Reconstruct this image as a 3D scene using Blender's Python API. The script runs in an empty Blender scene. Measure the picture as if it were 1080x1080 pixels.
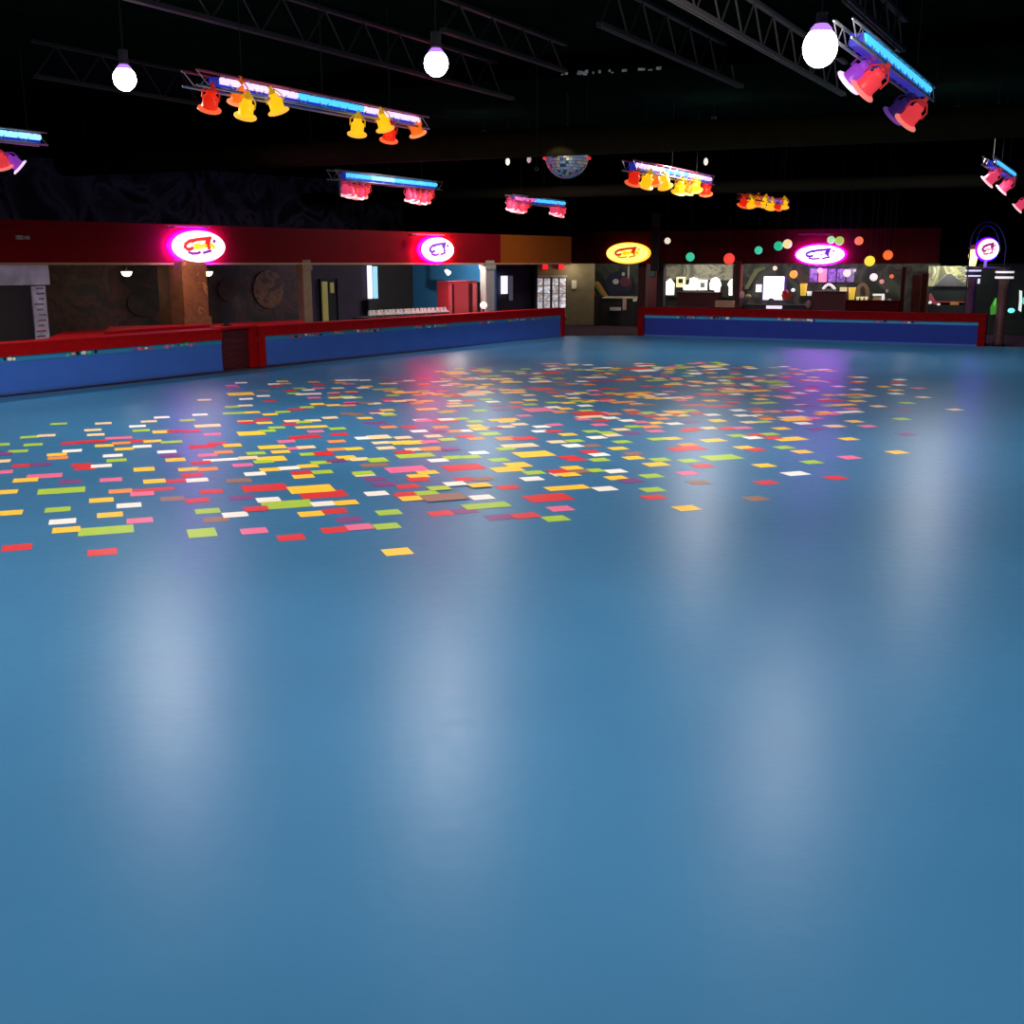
import bpy, bmesh, math, random
from mathutils import Vector, Matrix
random.seed(7)
S = bpy.context.scene
COL = S.collection
PI = math.pi

# ------------------------------------------------------------------ camera, world, exposure
F_PX, HOR, EYE = 1160.0, 278.0, 2.5
TH = math.atan((540 - HOR) / F_PX)
cam_d = bpy.data.cameras.new('camera'); cam = bpy.data.objects.new('camera', cam_d); COL.objects.link(cam)
cam.location = (0, 0, EYE); cam.rotation_euler = (PI / 2 - TH, 0, 0)
cam_d.sensor_width = 36; cam_d.lens = 36 * F_PX / 1080; cam_d.clip_end = 300
S.camera = cam
W = bpy.data.worlds.new('world'); S.world = W; W.use_nodes = True
W.node_tree.nodes['Background'].inputs[0].default_value = (0.02, 0.03, 0.04, 1)
W.node_tree.nodes['Background'].inputs[1].default_value = 0.05
S.view_settings.view_transform = 'Standard'; S.view_settings.look = 'None'
S.view_settings.exposure = 0.0; S.view_settings.gamma = 1.0; S.view_settings.use_curve_mapping = False

# high-bay lamps over the rink: (x, y, z, power); the globes themselves are built further down
LAMP_W = 860.0
LAMP_COL = (1.0, 0.95, 0.95)
GLOBE_E = 28.0
LAMP_K = [.85, .8, .75, .95, .8, .9]
OFF_LAMPS = [(-14.0, 22.0, 1.6), (11.5, 15.5, .8), (18.0, 13.5, 1), (-12.5, 8.5, 1.1), (-6.2, 7.2, 1.0), (0.2, 5.8, .9), (6.6, 4.2, .5), (13.0, 2.8, .3), (-8.0, -5.5, 1.2), (-1.5, -7.0, 1.2), (5.0, -8.5, 1)]
ADDED_BAY_LIGHTS_L = [(482, 275.6, .5, 150, (1, .97, .92)), (360, 275.6, .45, 26, (.8, .7, 1)), (133, 300, 1.0, 6, (1, .9, .7)), (219, 300, 1.0, 6, (1, .9, .7)), (205, 286, -.9, 26, (1, .72, .42)), (574, 262, -1.1, 9, (1, .6, .15)), (415, 275.6, .45, 34, (.9, .9, 1))]
ADDED_BAY_LIGHTS_R = [(603, 284, 0, 14, (1, .95, .85)), (650, 276.5, .42, 40, (1, .97, .9)), (737, 276.5, .42, 90, (1, 1, .95)), (800, 276.5, .42, 40, (1, 1, .95)), (850, 276.5, .42, 40, (1, 1, .95)), (905, 276.5, .42, 60, (1, .9, .8)), (962, 284, -1.2, 10, (1, .85, .75)), (1000, 276.5, .42, 50, (1, 1, .85))]

def ray(px, py):
    a, b = (px - 540) / F_PX, (540 - py) / F_PX
    return Vector((a, math.cos(TH) + b * math.sin(TH), -math.sin(TH) + b * math.cos(TH)))
def P(px, py, z=0.0):
    r = ray(px, py); t = (z - EYE) / r.z
    return Vector((r.x * t, r.y * t, z))
def PD(px, py, Y):
    r = ray(px, py); t = Y / r.y
    return Vector((r.x * t, Y, EYE + r.z * t))
def PP(px, py, o, d):
    """where the sight line meets the vertical plane through o along direction d"""
    n = Vector((-d[1], d[0], 0)); r = ray(px, py)
    t = (n.x * o[0] + n.y * o[1]) / (n.x * r.x + n.y * r.y)
    return Vector((r.x * t, r.y * t, EYE + r.z * t))

U = Vector((0.540, 0.842, 0)); V = Vector((0.917, -0.399, 0))
UC = Vector((0.488, 0.873, 0))                                  # joists and light trusses
CEIL = 6.8

# ------------------------------------------------------------------ materials
def lin(c):
    return tuple(((x / 255) / 12.92 if x / 255 <= .04045 else ((x / 255 + .055) / 1.055) ** 2.4) for x in c)
MATS = {}
def mat(name, rgb, rough=.6, metal=0., spec=.5, emit=None, es=0., noise=0., nscale=3., bump=0.):
    if name in MATS: return MATS[name]
    m = bpy.data.materials.new(name); m.use_nodes = True
    nt = m.node_tree; b = nt.nodes['Principled BSDF']
    c = lin(rgb)
    b.inputs['Base Color'].default_value = (*c, 1)
    b.inputs['Roughness'].default_value = rough
    b.inputs['Metallic'].default_value = metal
    b.inputs['Specular IOR Level'].default_value = spec
    if emit:
        b.inputs['Emission Color'].default_value = (*lin(emit), 1)
        b.inputs['Emission Strength'].default_value = es
    if noise or bump:
        tc = nt.nodes.new('ShaderNodeTexCoord'); n = nt.nodes.new('ShaderNodeTexNoise')
        n.inputs['Scale'].default_value = nscale; n.inputs['Detail'].default_value = 5
        nt.links.new(tc.outputs['Object'], n.inputs['Vector'])
        if noise:
            r = nt.nodes.new('ShaderNodeValToRGB')
            r.color_ramp.elements[0].position = .3; r.color_ramp.elements[1].position = .7
            r.color_ramp.elements[0].color = (*[x * (1 - noise) for x in c], 1)
            r.color_ramp.elements[1].color = (*[min(1, x * (1 + noise)) for x in c], 1)
            nt.links.new(n.outputs['Fac'], r.inputs['Fac']); nt.links.new(r.outputs['Color'], b.inputs['Base Color'])
        if bump:
            bp = nt.nodes.new('ShaderNodeBump'); bp.inputs['Strength'].default_value = bump
            nt.links.new(n.outputs['Fac'], bp.inputs['Height']); nt.links.new(bp.outputs['Normal'], b.inputs['Normal'])
    MATS[name] = m
    return m

def mural(name, stops, scale=1.2, distort=2.5, es=0.0, rough=.7):
    """a painted swirl: distorted noise through a colour ramp"""
    m = bpy.data.materials.new(name); m.use_nodes = True; nt = m.node_tree; b = nt.nodes['Principled BSDF']
    tc = nt.nodes.new('ShaderNodeTexCoord'); n = nt.nodes.new('ShaderNodeTexNoise')
    n.inputs['Scale'].default_value = scale; n.inputs['Detail'].default_value = 4; n.inputs['Distortion'].default_value = distort
    nt.links.new(tc.outputs['Object'], n.inputs['Vector'])
    r = nt.nodes.new('ShaderNodeValToRGB'); cr = r.color_ramp
    while len(cr.elements) < len(stops): cr.elements.new(.5)
    for e, (p, c) in zip(cr.elements, stops):
        e.position = p; e.color = (*lin(c), 1)
    nt.links.new(n.outputs['Fac'], r.inputs['Fac']); nt.links.new(r.outputs['Color'], b.inputs['Base Color'])
    b.inputs['Roughness'].default_value = rough
    if es:
        nt.links.new(r.outputs['Color'], b.inputs['Emission Color']); b.inputs['Emission Strength'].default_value = es
    MATS[name] = m
    return m

# ------------------------------------------------------------------ mesh builder
ORG = {}
class MB:
    def __init__(s): s.v = []; s.f = []; s.m = []
    def add(s, vs, fs, m=0):
        k = len(s.v); s.v += [Vector(x) for x in vs]; s.f += [tuple(i + k for i in f) for f in fs]; s.m += [m] * len(fs)
        return s
    def hexa(s, o, a, b, c, m=0):
        o, a, b, c = map(Vector, (o, a, b, c))
        vs = [o, o + a, o + a + b, o + b, o + c, o + a + c, o + a + b + c, o + b + c]
        fs = [(0, 3, 2, 1), (4, 5, 6, 7), (0, 1, 5, 4), (1, 2, 6, 5), (2, 3, 7, 6), (3, 0, 4, 7)]
        if a.cross(b).dot(c) < 0: fs = [f[::-1] for f in fs]
        return s.add(vs, fs, m)
    def box(s, c, size, d=(1, 0, 0), m=0):
        d = Vector(d).normalized(); n = Vector((-d.y, d.x, 0)); c = Vector(c)
        a, b, h = d * size[0], n * size[1], Vector((0, 0, size[2]))
        return s.hexa(c - a / 2 - b / 2 - h / 2, a, b, h, m)
    def tube(s, p, q, r, n=8, r2=None, m=0, cap=True):
        p, q = Vector(p), Vector(q); ax = (q - p).normalized(); r2 = r if r2 is None else r2
        e = ax.orthogonal().normalized(); g = ax.cross(e)
        vs = [p + (e * math.cos(2 * PI * i / n) + g * math.sin(2 * PI * i / n)) * r for i in range(n)]
        vs += [q + (e * math.cos(2 * PI * i / n) + g * math.sin(2 * PI * i / n)) * r2 for i in range(n)]
        fs = [(i, (i + 1) % n, n + (i + 1) % n, n + i) for i in range(n)]
        if cap: fs += [tuple(range(n))[::-1], tuple(range(n, 2 * n))]
        return s.add(vs, fs, m)
    def path(s, pts, r, n=6, m=0):
        for a, b in zip(pts, pts[1:]): s.tube(a, b, r, n, m=m)
        return s
    def lathe(s, prof, c=(0, 0, 0), n=20, m=0):
        """prof = [(radius, z)], turned about a vertical axis through c"""
        c = Vector(c); vs = []; fs = []
        for r, z in prof:
            vs += [c + Vector((r * math.cos(2 * PI * i / n), r * math.sin(2 * PI * i / n), z)) for i in range(n)]
        for k in range(len(prof) - 1):
            fs += [(k * n + i, k * n + (i + 1) % n, (k + 1) * n + (i + 1) % n, (k + 1) * n + i) for i in range(n)]
        return s.add(vs, fs, m)
    def ball(s, c, r, n=16, k=10, sc=(1, 1, 1), m=0):
        c = Vector(c); vs = []; fs = []
        for j in range(k + 1):
            t = PI * j / k; rr = max(math.sin(t), 1e-3) * r
            vs += [c + Vector((rr * math.cos(2 * PI * i / n) * sc[0], rr * math.sin(2 * PI * i / n) * sc[1], -math.cos(t) * r * sc[2])) for i in range(n)]
        for j in range(k):
            fs += [(j * n + i, j * n + (i + 1) % n, (j + 1) * n + (i + 1) % n, (j + 1) * n + i) for i in range(n)]
        return s.add(vs, fs, m)
    def prism(s, poly, ext, m=0):
        """closed polygon (world points) pushed along ext"""
        n = len(poly); ext = Vector(ext); vs = [Vector(p) for p in poly] + [Vector(p) + ext for p in poly]
        fs = [tuple(range(n))[::-1], tuple(range(n, 2 * n))] + [(i, (i + 1) % n, n + (i + 1) % n, n + i) for i in range(n)]
        return s.add(vs, fs, m)
    def build(s, name, m, parent=None, smooth=False, at=None):
        org = ORG.get(parent.name, Vector()) if parent else Vector(at) if at is not None else Vector()
        me = bpy.data.meshes.new(name); me.from_pydata([v - org for v in s.v], [], s.f)
        for x in (m if isinstance(m, (list, tuple)) else [m]): me.materials.append(x)
        me.polygons.foreach_set('material_index', s.m)
        bm = bmesh.new(); bm.from_mesh(me); bmesh.ops.recalc_face_normals(bm, faces=bm.faces[:]); bm.to_mesh(me); bm.free()
        if smooth: me.polygons.foreach_set('use_smooth', [True] * len(me.polygons))
        o = bpy.data.objects.new(name, me); COL.objects.link(o)
        if parent: o.parent = parent
        else: o.location = org
        ORG[o.name] = org
        return o

def tag(o, label=None, cat=None, group=None, kind=None):
    if label: o['label'] = label
    if cat: o['category'] = cat
    if group: o['group'] = group
    if kind: o['kind'] = kind
    return o
def thing(name, loc, label, cat, group=None):
    o = bpy.data.objects.new(name, None); COL.objects.link(o); o.location = loc; o.empty_display_size = .2
    ORG[o.name] = Vector(loc)
    return tag(o, label, cat, group)
def copy_tree(o, parent=None):
    c = o.copy(); COL.objects.link(c); c.parent = parent
    for ch in o.children: copy_tree(ch, c)
    return c
def struct(name, mb, m, smooth=False): return tag(mb.build(name, m, None, smooth), kind='structure')

# ------------------------------------------------------------------ common materials
M_RED = mat('red_carpet_paint', (152, 4, 8), .75, spec=.08, noise=.15, nscale=8)
M_REDPANEL = mat('red_fascia_paint', (98, 4, 12), .7, spec=.05, noise=.1)
M_MAROON = mat('maroon_paint', (64, 6, 8), .7, spec=.05, noise=.2)
M_DKRED = mat('dark_red_brick', (70, 14, 20), .75, spec=.2, noise=.5, nscale=14)
M_BLUE_DIM = mat('blue_board_dimmed', (24, 46, 128), .5, spec=.2, noise=.06, nscale=2)  # weaker light on the far barrier put into a darker blue
M_RED_DIM = mat('red_carpet_dimmed', (105, 3, 6), .8, spec=.05, noise=.15, nscale=8)  # same dimming for the far barrier's red, put into its colour
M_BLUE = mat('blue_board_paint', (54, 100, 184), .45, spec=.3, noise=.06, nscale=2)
M_TEAL = mat('teal_board_stripe', (44, 128, 168), .45, spec=.3)
M_TRIM = mat('tan_trim', (150, 112, 80), .5)
M_BLACK = mat('black_paint', (14, 13, 13), .7)
M_ALU = mat('aluminium', (190, 185, 185), .35, metal=.8)
M_STEEL = mat('grey_painted_steel', (150, 145, 138), .5, metal=.2)
M_WHITE = mat('white_plastic', (225, 222, 215), .5)
M_DARK = mat('dark_grey', (34, 32, 34), .6)

# ------------------------------------------------------------------ floor
L_A, L_G0, L_G1, L_B = P(0, 420.3), P(235, 391), P(272.5, 386.5), P(594.5, 354.6)
R_A, R_B = P(673, 353.9), P(1038, 365.4)
def rink_floor():
    m = bpy.data.materials.new('blue_rink_coating'); m.use_nodes = True; nt = m.node_tree; b = nt.nodes['Principled BSDF']
    tc = nt.nodes.new('ShaderNodeTexCoord')
    n = nt.nodes.new('ShaderNodeTexNoise'); n.inputs['Scale'].default_value = .35; n.inputs['Detail'].default_value = 3
    nt.links.new(tc.outputs['Object'], n.inputs['Vector'])
    r = nt.nodes.new('ShaderNodeValToRGB'); r.color_ramp.elements[0].position = .3; r.color_ramp.elements[1].position = .7
    r.color_ramp.elements[0].color = (*lin((50, 105, 142)), 1); r.color_ramp.elements[1].color = (*lin((56, 114, 152)), 1)
    nt.links.new(n.outputs['Fac'], r.inputs['Fac']); nt.links.new(r.outputs['Color'], b.inputs['Base Color'])
    n2 = nt.nodes.new('ShaderNodeTexNoise'); n2.inputs['Scale'].default_value = 9; n2.inputs['Detail'].default_value = 4
    nt.links.new(tc.outputs['Object'], n2.inputs['Vector'])
    mr = nt.nodes.new('ShaderNodeMapRange'); mr.inputs['To Min'].default_value = .30; mr.inputs['To Max'].default_value = .40
    nt.links.new(n2.outputs['Fac'], mr.inputs['Value']); nt.links.new(mr.outputs['Result'], b.inputs['Roughness'])
    bp = nt.nodes.new('ShaderNodeBump'); bp.inputs['Strength'].default_value = .04; bp.inputs['Distance'].default_value = .05
    nt.links.new(n2.outputs['Fac'], bp.inputs['Height']); nt.links.new(bp.outputs['Normal'], b.inputs['Normal'])
    b.inputs['Specular IOR Level'].default_value = FLOOR_SPEC
    b.inputs['Coat Weight'].default_value = .007; b.inputs['Coat Roughness'].default_value = .11
    nc = nt.nodes.new('ShaderNodeTexNoise'); nc.inputs['Scale'].default_value = 26; nc.inputs['Detail'].default_value = 6; nt.links.new(tc.outputs['Object'], nc.inputs['Vector'])
    cb = nt.nodes.new('ShaderNodeBump'); cb.inputs['Strength'].default_value = .25; cb.inputs['Distance'].default_value = .02
    nt.links.new(nc.outputs['Fac'], cb.inputs['Height']); nt.links.new(cb.outputs['Normal'], b.inputs['Coat Normal'])
    a = L_A - U * 30
    e = R_B + V * 20
    on_ = Vector((-U.y, U.x, 0)) * .12; fn_ = Vector((-V.y, V.x, 0)) * .12
    poly = [a + on_, L_A + on_, L_B + on_, R_A + fn_, R_B + fn_, e, Vector((e.x + 4, -12, 0)), Vector((a.x, -12, 0))]
    struct('floor', MB().prism([p - Vector((0, 0, .1)) for p in poly], (0, 0, .1)), m)
FLOOR_SPEC = .065
rink_floor()
M_CARPET = mat('dark_patterned_carpet', (74, 52, 62), .95, spec=.1, noise=.5, nscale=6)
tag(MB().box((5, 25, -.12), (110, 90, .2)).build('floor', M_CARPET), kind='structure')

# ------------------------------------------------------------------ ceiling, roof steel and outer shell
M_CEIL = mat('dark_green_ceiling', (8, 22, 15), .9, spec=.0, noise=.3, nscale=1.5)
struct('ceiling', MB().box((5, 25, CEIL + .1), (110, 90, .2)), M_CEIL)
# fascia line on the left (red band over the side bays) and the snack-bar line at the far side
FA, FB = Vector((-11.1, 24.9, 0)), Vector((2.15, 41.0, 0))
FD = (FB - FA).normalized(); FN = Vector((-FD.y, FD.x, 0))            # FN points away from the rink
RA, RB = Vector((2.45, 46.0, 0)), Vector((2.45, 46.0, 0)) + V * 27
RN = Vector((-V.y, V.x, 0))
def PL(px, py, off=0.): return PP(px, py, FA + FN * off, FD)
def PR(px, py, off=0.): return PP(px, py, RA + RN * off, V)
def slab(name, p, q, z0, z1, t, m, nrm):
    o = Vector((p.x, p.y, z0)); d = Vector((q.x - p.x, q.y - p.y, 0))
    return struct(name, MB().hexa(o, d, nrm * t, (0, 0, z1 - z0)), m)
M_SPACE = mural('dark_space_mural', [(0, (8, 10, 18)), (.42, (34, 36, 62)), (.56, (98, 98, 130)), (.64, (30, 32, 56)), (1, (12, 12, 26))], .55, 2.2, rough=.9)
M_NIGHT = mat('black_wall_paint', (6, 6, 6), .9, spec=.0)
Lx = FA - FD * 24
MB_OFF = 8.5
slab('wall_left', Lx + FN * MB_OFF, FB + FN * MB_OFF, 3.4, 5.6, .3, M_SPACE, FN)
slab('wall_left', Lx + FN * MB_OFF, FB + FN * MB_OFF, 5.6, CEIL, .3, M_NIGHT, FN)
struct('wall_far', MB().hexa(Vector((FB.x, FB.y, 3.5)), FN * MB_OFF, FD * .2, (0, 0, CEIL - 3.5)), M_NIGHT)
struct('ceiling', MB().prism([Lx + FN * .3 + Vector((0, 0, 3.36)), FB + FN * .3 + Vector((0, 0, 3.36)), FB + FN * MB_OFF + Vector((0, 0, 3.36)), Lx + FN * MB_OFF + Vector((0, 0, 3.36))], (0, 0, .08)), M_NIGHT)
slab('wall_far', RA - V * 2.2, RB, 3.75, CEIL, .3, M_NIGHT, RN)
struct('wall_back', MB().box((5, -12.2, 3.4), (100, .3, 6.8)), M_NIGHT)
struct('wall_right', MB().box((35, 20, 3.4), (.3, 75, 6.8)), M_NIGHT)
# the red band and its tan bottom trim
slab('trim_1', Lx, PL(528, 278), 2.5, 3.45, .32, M_REDPANEL, FN)
M_AMBER_GLOW = mat('fascia_amber_glow', (122, 62, 14), .7, spec=.05)  # amber glow on the fascia end, painted as its colour
slab('trim_2', PL(528, 278), FB, 2.5, 3.45, .32, M_AMBER_GLOW, FN)
slab('trim_3', Lx - FN * .03, FB - FN * .03, 2.47, 2.52, .05, M_TRIM, FN)
slab('trim_4', RA - V * 2.2, PR(988, 300), 2.5, 3.75, .32, M_MAROON, RN)
slab('wall_far', PR(988, 300), RB, 2.5, 3.75, .32, M_NIGHT, RN)
# soffits over the bays
M_SOF = mat('bay_soffit', (30, 24, 24), .8)
struct('ceiling', MB().prism([Lx + FN * .33 + Vector((0, 0, 2.6)), FB + FN * .33 + Vector((0, 0, 2.6)), FB + FN * 9 + Vector((0, 0, 2.6)), Lx + FN * 9 + Vector((0, 0, 2.6))], (0, 0, .1)), M_SOF)
struct('ceiling', MB().prism([RA - V * 2 + RN * .33 + Vector((0, 0, 2.61)), RB + RN * .33 + Vector((0, 0, 2.61)), RB + RN * 8 + Vector((0, 0, 2.61)), RA - V * 2 + RN * 8 + Vector((0, 0, 2.61))], (0, 0, .1)), M_SOF)

# back walls of the left bays
M_MUR1 = mural('dark_planet_mural', [(0, (10, 6, 6)), (.42, (22, 12, 10)), (.52, (66, 26, 16)), (.6, (30, 16, 12)), (.68, (64, 44, 30)), (1, (14, 9, 8))], .9, 2.2)
M_PURP = mat('dark_purple_wall', (40, 28, 48), .8, noise=.2)
M_GREYW = mat('charcoal_wall', (44, 40, 40), .8, noise=.2)
M_BLUEW = mat('blue_bay_wall', (52, 128, 180), .7)
M_KHAKI = mat('khaki_wall', (128, 112, 78), .8, noise=.12)
OFF = 2.2
def bay_wall(x0, x1, off, m, name='wall_bay', th=.15, z1=2.6):
    p, q = PL(x0, 300, off), PL(x1, 300, off)
    return slab(name, p, q, 0, z1, th, m, FN)
bay_wall(-60, 326, OFF, M_MUR1, 'wall_left')
def cross_wall(px, o0, o1, m):
    p, q = PL(px, 300, o0), PL(px, 300, o0) + FN * (o1 - o0)
    o = Vector((p.x, p.y, 0)); struct('wall_left', MB().hexa(o, (q - p).xy.to_3d(), FD * .12, (0, 0, 2.6)), m)
cross_wall(326, OFF + .1, 3.6, M_PURP)
bay_wall(322, 392, 3.6, M_PURP, 'wall_left')
bay_wall(386, 440, 4.2, M_GREYW, 'wall_left')
cross_wall(521, .35, 4.2, M_BLUEW)
bay_wall(516, 566, 3.0, M_PURP, 'wall_left')
# khaki entrance wall, set between the two sides
KA, KD = Vector((1.0, 46.6, 0)), Vector((1, -.08, 0)).normalized()
def PK(px, py): return PP(px, py, KA, KD)
slab('wall_far', PK(552, 300), PK(627, 300), 0, 2.6, .15, M_KHAKI, Vector((.08, 1, 0)))
struct('wall_far', MB().hexa((PL(566, 300, 3).x - .1, PL(566, 300, 3).y - .6, 0), (.12, 0, 0), (0, 3.5, 0), (0, 0, 2.6)), M_PURP)

# ------------------------------------------------------------------ rink barrier
M_STICK = [mat('sticker_%s' % n, c, .5) for n, c in (('cream', (235, 225, 190)), ('red', (205, 60, 60)), ('black', (20, 20, 28)), ('orange', (235, 150, 60)), ('green', (90, 190, 100)), ('pink', (225, 100, 150)), ('violet', (110, 70, 150)))]
def barrier(p, q, label, groups, cap_in=.34, endpost=(0, 0), M_BLUE=M_BLUE, M_RED=M_RED):
    d = (q - p); L = d.length; d.normalize(); n = Vector((-d.y, d.x, 0))     # n = away from the rink
    root = thing('rink_barrier', (p + q) / 2, label, 'barrier', None)
    Z = Vector((0, 0, 1))
    MB().hexa(p, d * L, n * .14, Z * .63).build('board', M_BLUE, root)
    MB().hexa(p + Z * .63 - n * .012, d * L, n * .15, Z * .11).build('stripe', M_TEAL, root)
    MB().hexa(p + Z * .74 - n * .05, d * L, n * (.2), Z * .2).build('cap_rail', M_RED, root)
    MB().hexa(p + Z * .94 - n * .06, d * L, n * (cap_in + .06), Z * .05).build('ledge_top', M_RED, root)
    MB().hexa(p + n * .0 + d * 0 + Z * 0 - n * .02, d * L, n * .02, Z * .05).build('kick_strip', mat('blue_kick_strip', (44, 84, 156), .5), root)
    for e, pt, sg in ((endpost[0], p, 1), (endpost[1], q, -1)):
        if e: MB().hexa(pt - n * .06, d * sg * .22, n * .44, Z * .95).build('end_post', M_RED, root)
    rnd = random.Random(len(label))
    for g0, g1 in groups:
        mb = MB(); a, b = PP(g0, 350, p, d), PP(g1, 350, p, d); w = (b - a).length; t = 0
        while t < w:
            s = rnd.uniform(.06, .14); hh = rnd.uniform(.05, .1); zz = .685 + rnd.uniform(-.02, .02)
            c = Vector((a.x, a.y, zz)) + d * (t + s / 2) - n * .016
            k = rnd.randrange(7); m_ = rnd.randrange(len(M_STICK)); sides = rnd.choice((4, 5, 8, 12))
            ph = rnd.uniform(0, PI)
            mb.prism([c + d * (s / 2 * math.cos(ph + 2 * PI * i / sides)) + Z * (hh / 2 * math.sin(ph + 2 * PI * i / sides)) for i in range(sides)], -n * .004, m_)
            t += s * rnd.uniform(.9, 1.5)
        mb.build('sticker_row', M_STICK, root)
    return root
barrier(L_A - U * 12, L_G0, 'blue rink barrier with red top at the left, nearer side of the gate', [(0, 14), (66, 100), (138, 158), (172, 206)], .5)
barrier(L_G1, L_B, 'long blue rink barrier with red top between the dark red gate and entrance gap', [(300, 336), (350, 362), (376, 405), (436, 470), (505, 519), (535, 553), (557, 568)], .34, (1, 1))
barrier(R_A, R_B, 'blue rink barrier with red top along the far side in front of the snack bar', [(713, 733), (744, 760), (765, 772), (820, 860), (921, 934), (948, 966)], .34, (1, 1), M_BLUE_DIM, M_RED_DIM)

# the dark red gate between the two left barriers
root = thing('rink_gate', (L_G0 + L_G1) / 2, 'dark red gate set between the two blue left barriers', 'gate')
d = (L_G1 - L_G0); n = Vector((-d.y, d.x, 0)).normalized()
MB().hexa(L_G0 + n * .06 + Vector((0, 0, .03)), d * .80, n * .07, (0, 0, .93)).build('gate_panel', M_DKRED, root)
MB().hexa(L_G0 + d * .8, d * .2, n * .2, (0, 0, .98)).build('gate_post', M_RED, root)
MB().hexa(L_G0 - n * .02 + Vector((0, 0, .96)), d, n * .3, (0, 0, .06)).build('top_rail', M_RED, root)
for k in range(5):
    MB().hexa(L_G0 + d * .04 + n * .045 + Vector((0, 0, .12 + k * .165)), d * .72, n * .015, (0, 0, .12)).build('slat', M_DKRED, root)

# red carpeted seating ledge behind the near barrier
root = thing('carpeted_ledge', PL(150, 345) * 1, 'wide red carpeted ledge behind the near left barrier, brown pillar standing on it', 'ledge')
d1 = (L_G0 - L_A).normalized(); n1 = Vector((-d1.y, d1.x, 0)); LZT = .95
def on(px, off): return PP(px, 350, L_A + n1 * off, d1)
def flat(p, z=0.): return Vector((p.x, p.y, z))
MB().prism([flat(on(40, .56)), flat(on(228, .56)), flat(PL(236, 340, .3)), flat(PL(66, 340, .3))], (0, 0, LZT)).build('platform', M_RED, root)
MB().prism([flat(on(110, 1.3), LZT), flat(on(222, 1.1), LZT), flat(PL(178, 340, -.25), LZT), flat(PL(116, 340, .25), LZT)], (0, 0, .07)).build('cushion', M_RED, root)
root = thing('carpeted_ledge', flat(PL(290, 345), .0), 'low red carpeted ledge right of the brown pillar, behind the dark red gate', 'ledge')
d2 = (L_B - L_G1).normalized(); n2 = Vector((-d2.y, d2.x, 0))
MB().prism([flat(PP(250, 350, L_G1 + n2 * .42, d2)), flat(PP(318, 350, L_G1 + n2 * .42, d2)), flat(PL(321, 340, -.05)), flat(PL(240, 340, -.05))], (0, 0, .97)).build('platform', M_RED, root)

# ------------------------------------------------------------------ left bays: pillars, frame, doors
M_BROWN = mural('brown_textured_plaster', [(0, (92, 50, 30)), (.45, (136, 78, 44)), (.6, (110, 62, 38)), (.7, (186, 120, 70)), (1, (120, 70, 42))], 3.5, 1.0)
M_BROWN2 = mat('brown_pillar_side', (96, 58, 28), .8, noise=.3, nscale=5)
a, b_ = PL(192, 300, -.15), PL(218.5, 300, -.15)
root = thing('pillar', Vector((a.x, a.y, 0)), 'brown textured square pillar under the first pink oval sign', 'pillar')
MB().hexa((a.x, a.y, .955), (b_ - a).xy.to_3d(), FN * .5, (0, 0, 2.6 - .955)).build('shaft', M_BROWN, root)
c = PL(179, 300, .1)
MB().hexa((c.x, c.y, .955), Vector((a.x - c.x, a.y - c.y, 0)) - FN * .03, FN * .5, (0, 0, 2.6 - .955)).build('side_pilaster', M_BROWN2, root)
MB().hexa(Vector((a.x, a.y, .955)) - FN * .05 - FD * .04, (b_ - a).xy.to_3d() + FD * .08, FN * .1, (0, 0, .22)).build('base_moulding', M_BROWN, root)
def post(x0, x1, off, m, label, depth=.25, z1=2.6, extra=None):
    a, b = PL(x0, 300, off), PL(x1, 300, off)
    root = thing('post', Vector((a.x, a.y, 0)), label, 'post')
    MB().hexa((a.x, a.y, 0), (b - a).xy.to_3d(), FN * depth, (0, 0, z1)).build('shaft', m, root)
    w = (b - a).length
    MB().hexa((a.x - FD.x * .03 - FN.x * .03, a.y - FD.y * .03 - FN.y * .03, z1 - .28), FD * (w + .06), FN * (depth + .06), (0, 0, .14)).build('collar', extra or m, root)
    return root
post(320, 328.5, 0, mat('tan_post_paint', (128, 104, 70), .6, noise=.15), 'slim tan square post at the right end of the second dark mural')
post(512.5, 521.5, 0, mat('grey_post_paint', (140, 138, 130), .6, noise=.1), 'pale grey square post right of the blue bay with the red cabinet')

# silver framed dark opening at the far left
M_SILVER = mural('brushed_silver_frame', [(0, (110, 108, 126)), (.5, (170, 168, 188)), (.75, (215, 212, 232)), (1, (130, 128, 146))], 2.0, .6, rough=.35)
root = thing('screen_frame', PL(20, 330, .05), 'silver framed dark screen opening at the left edge', 'frame')
def pl_quad(x0, y0, x1, y1, off, t, m, name, parent):
    a, b, c = PL(x0, y1, off), PL(x1, y1, off), PL(x0, y0, off)
    o = Vector((a.x, a.y, a.z)); return MB().hexa(o, Vector((b.x - a.x, b.y - a.y, 0)), FN * t, (0, 0, c.z - a.z)).build(name, m, parent)
pl_quad(-60, 279.5, 53, 302, .05, .12, M_SILVER, 'top_rail', root)
pl_quad(38.5, 302, 53, 361, .05, .12, M_SILVER, 'side_rail', root)
pl_quad(-60, 302, 38.5, 366, .1, .06, mat('dark_navy_screen', (9, 9, 18), .5), 'screen', root)
rr = random.Random(3)
for k in range(10):
    y = 304 + k * 5.6; p = PL(41 + rr.random() * 4, y, .04)
    MB().box(p, (.12 + rr.random() * .12, .02, .04), FD).build('bright_clip', mat('chrome_clip', (225, 225, 235), .2, metal=.9), root)

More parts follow.
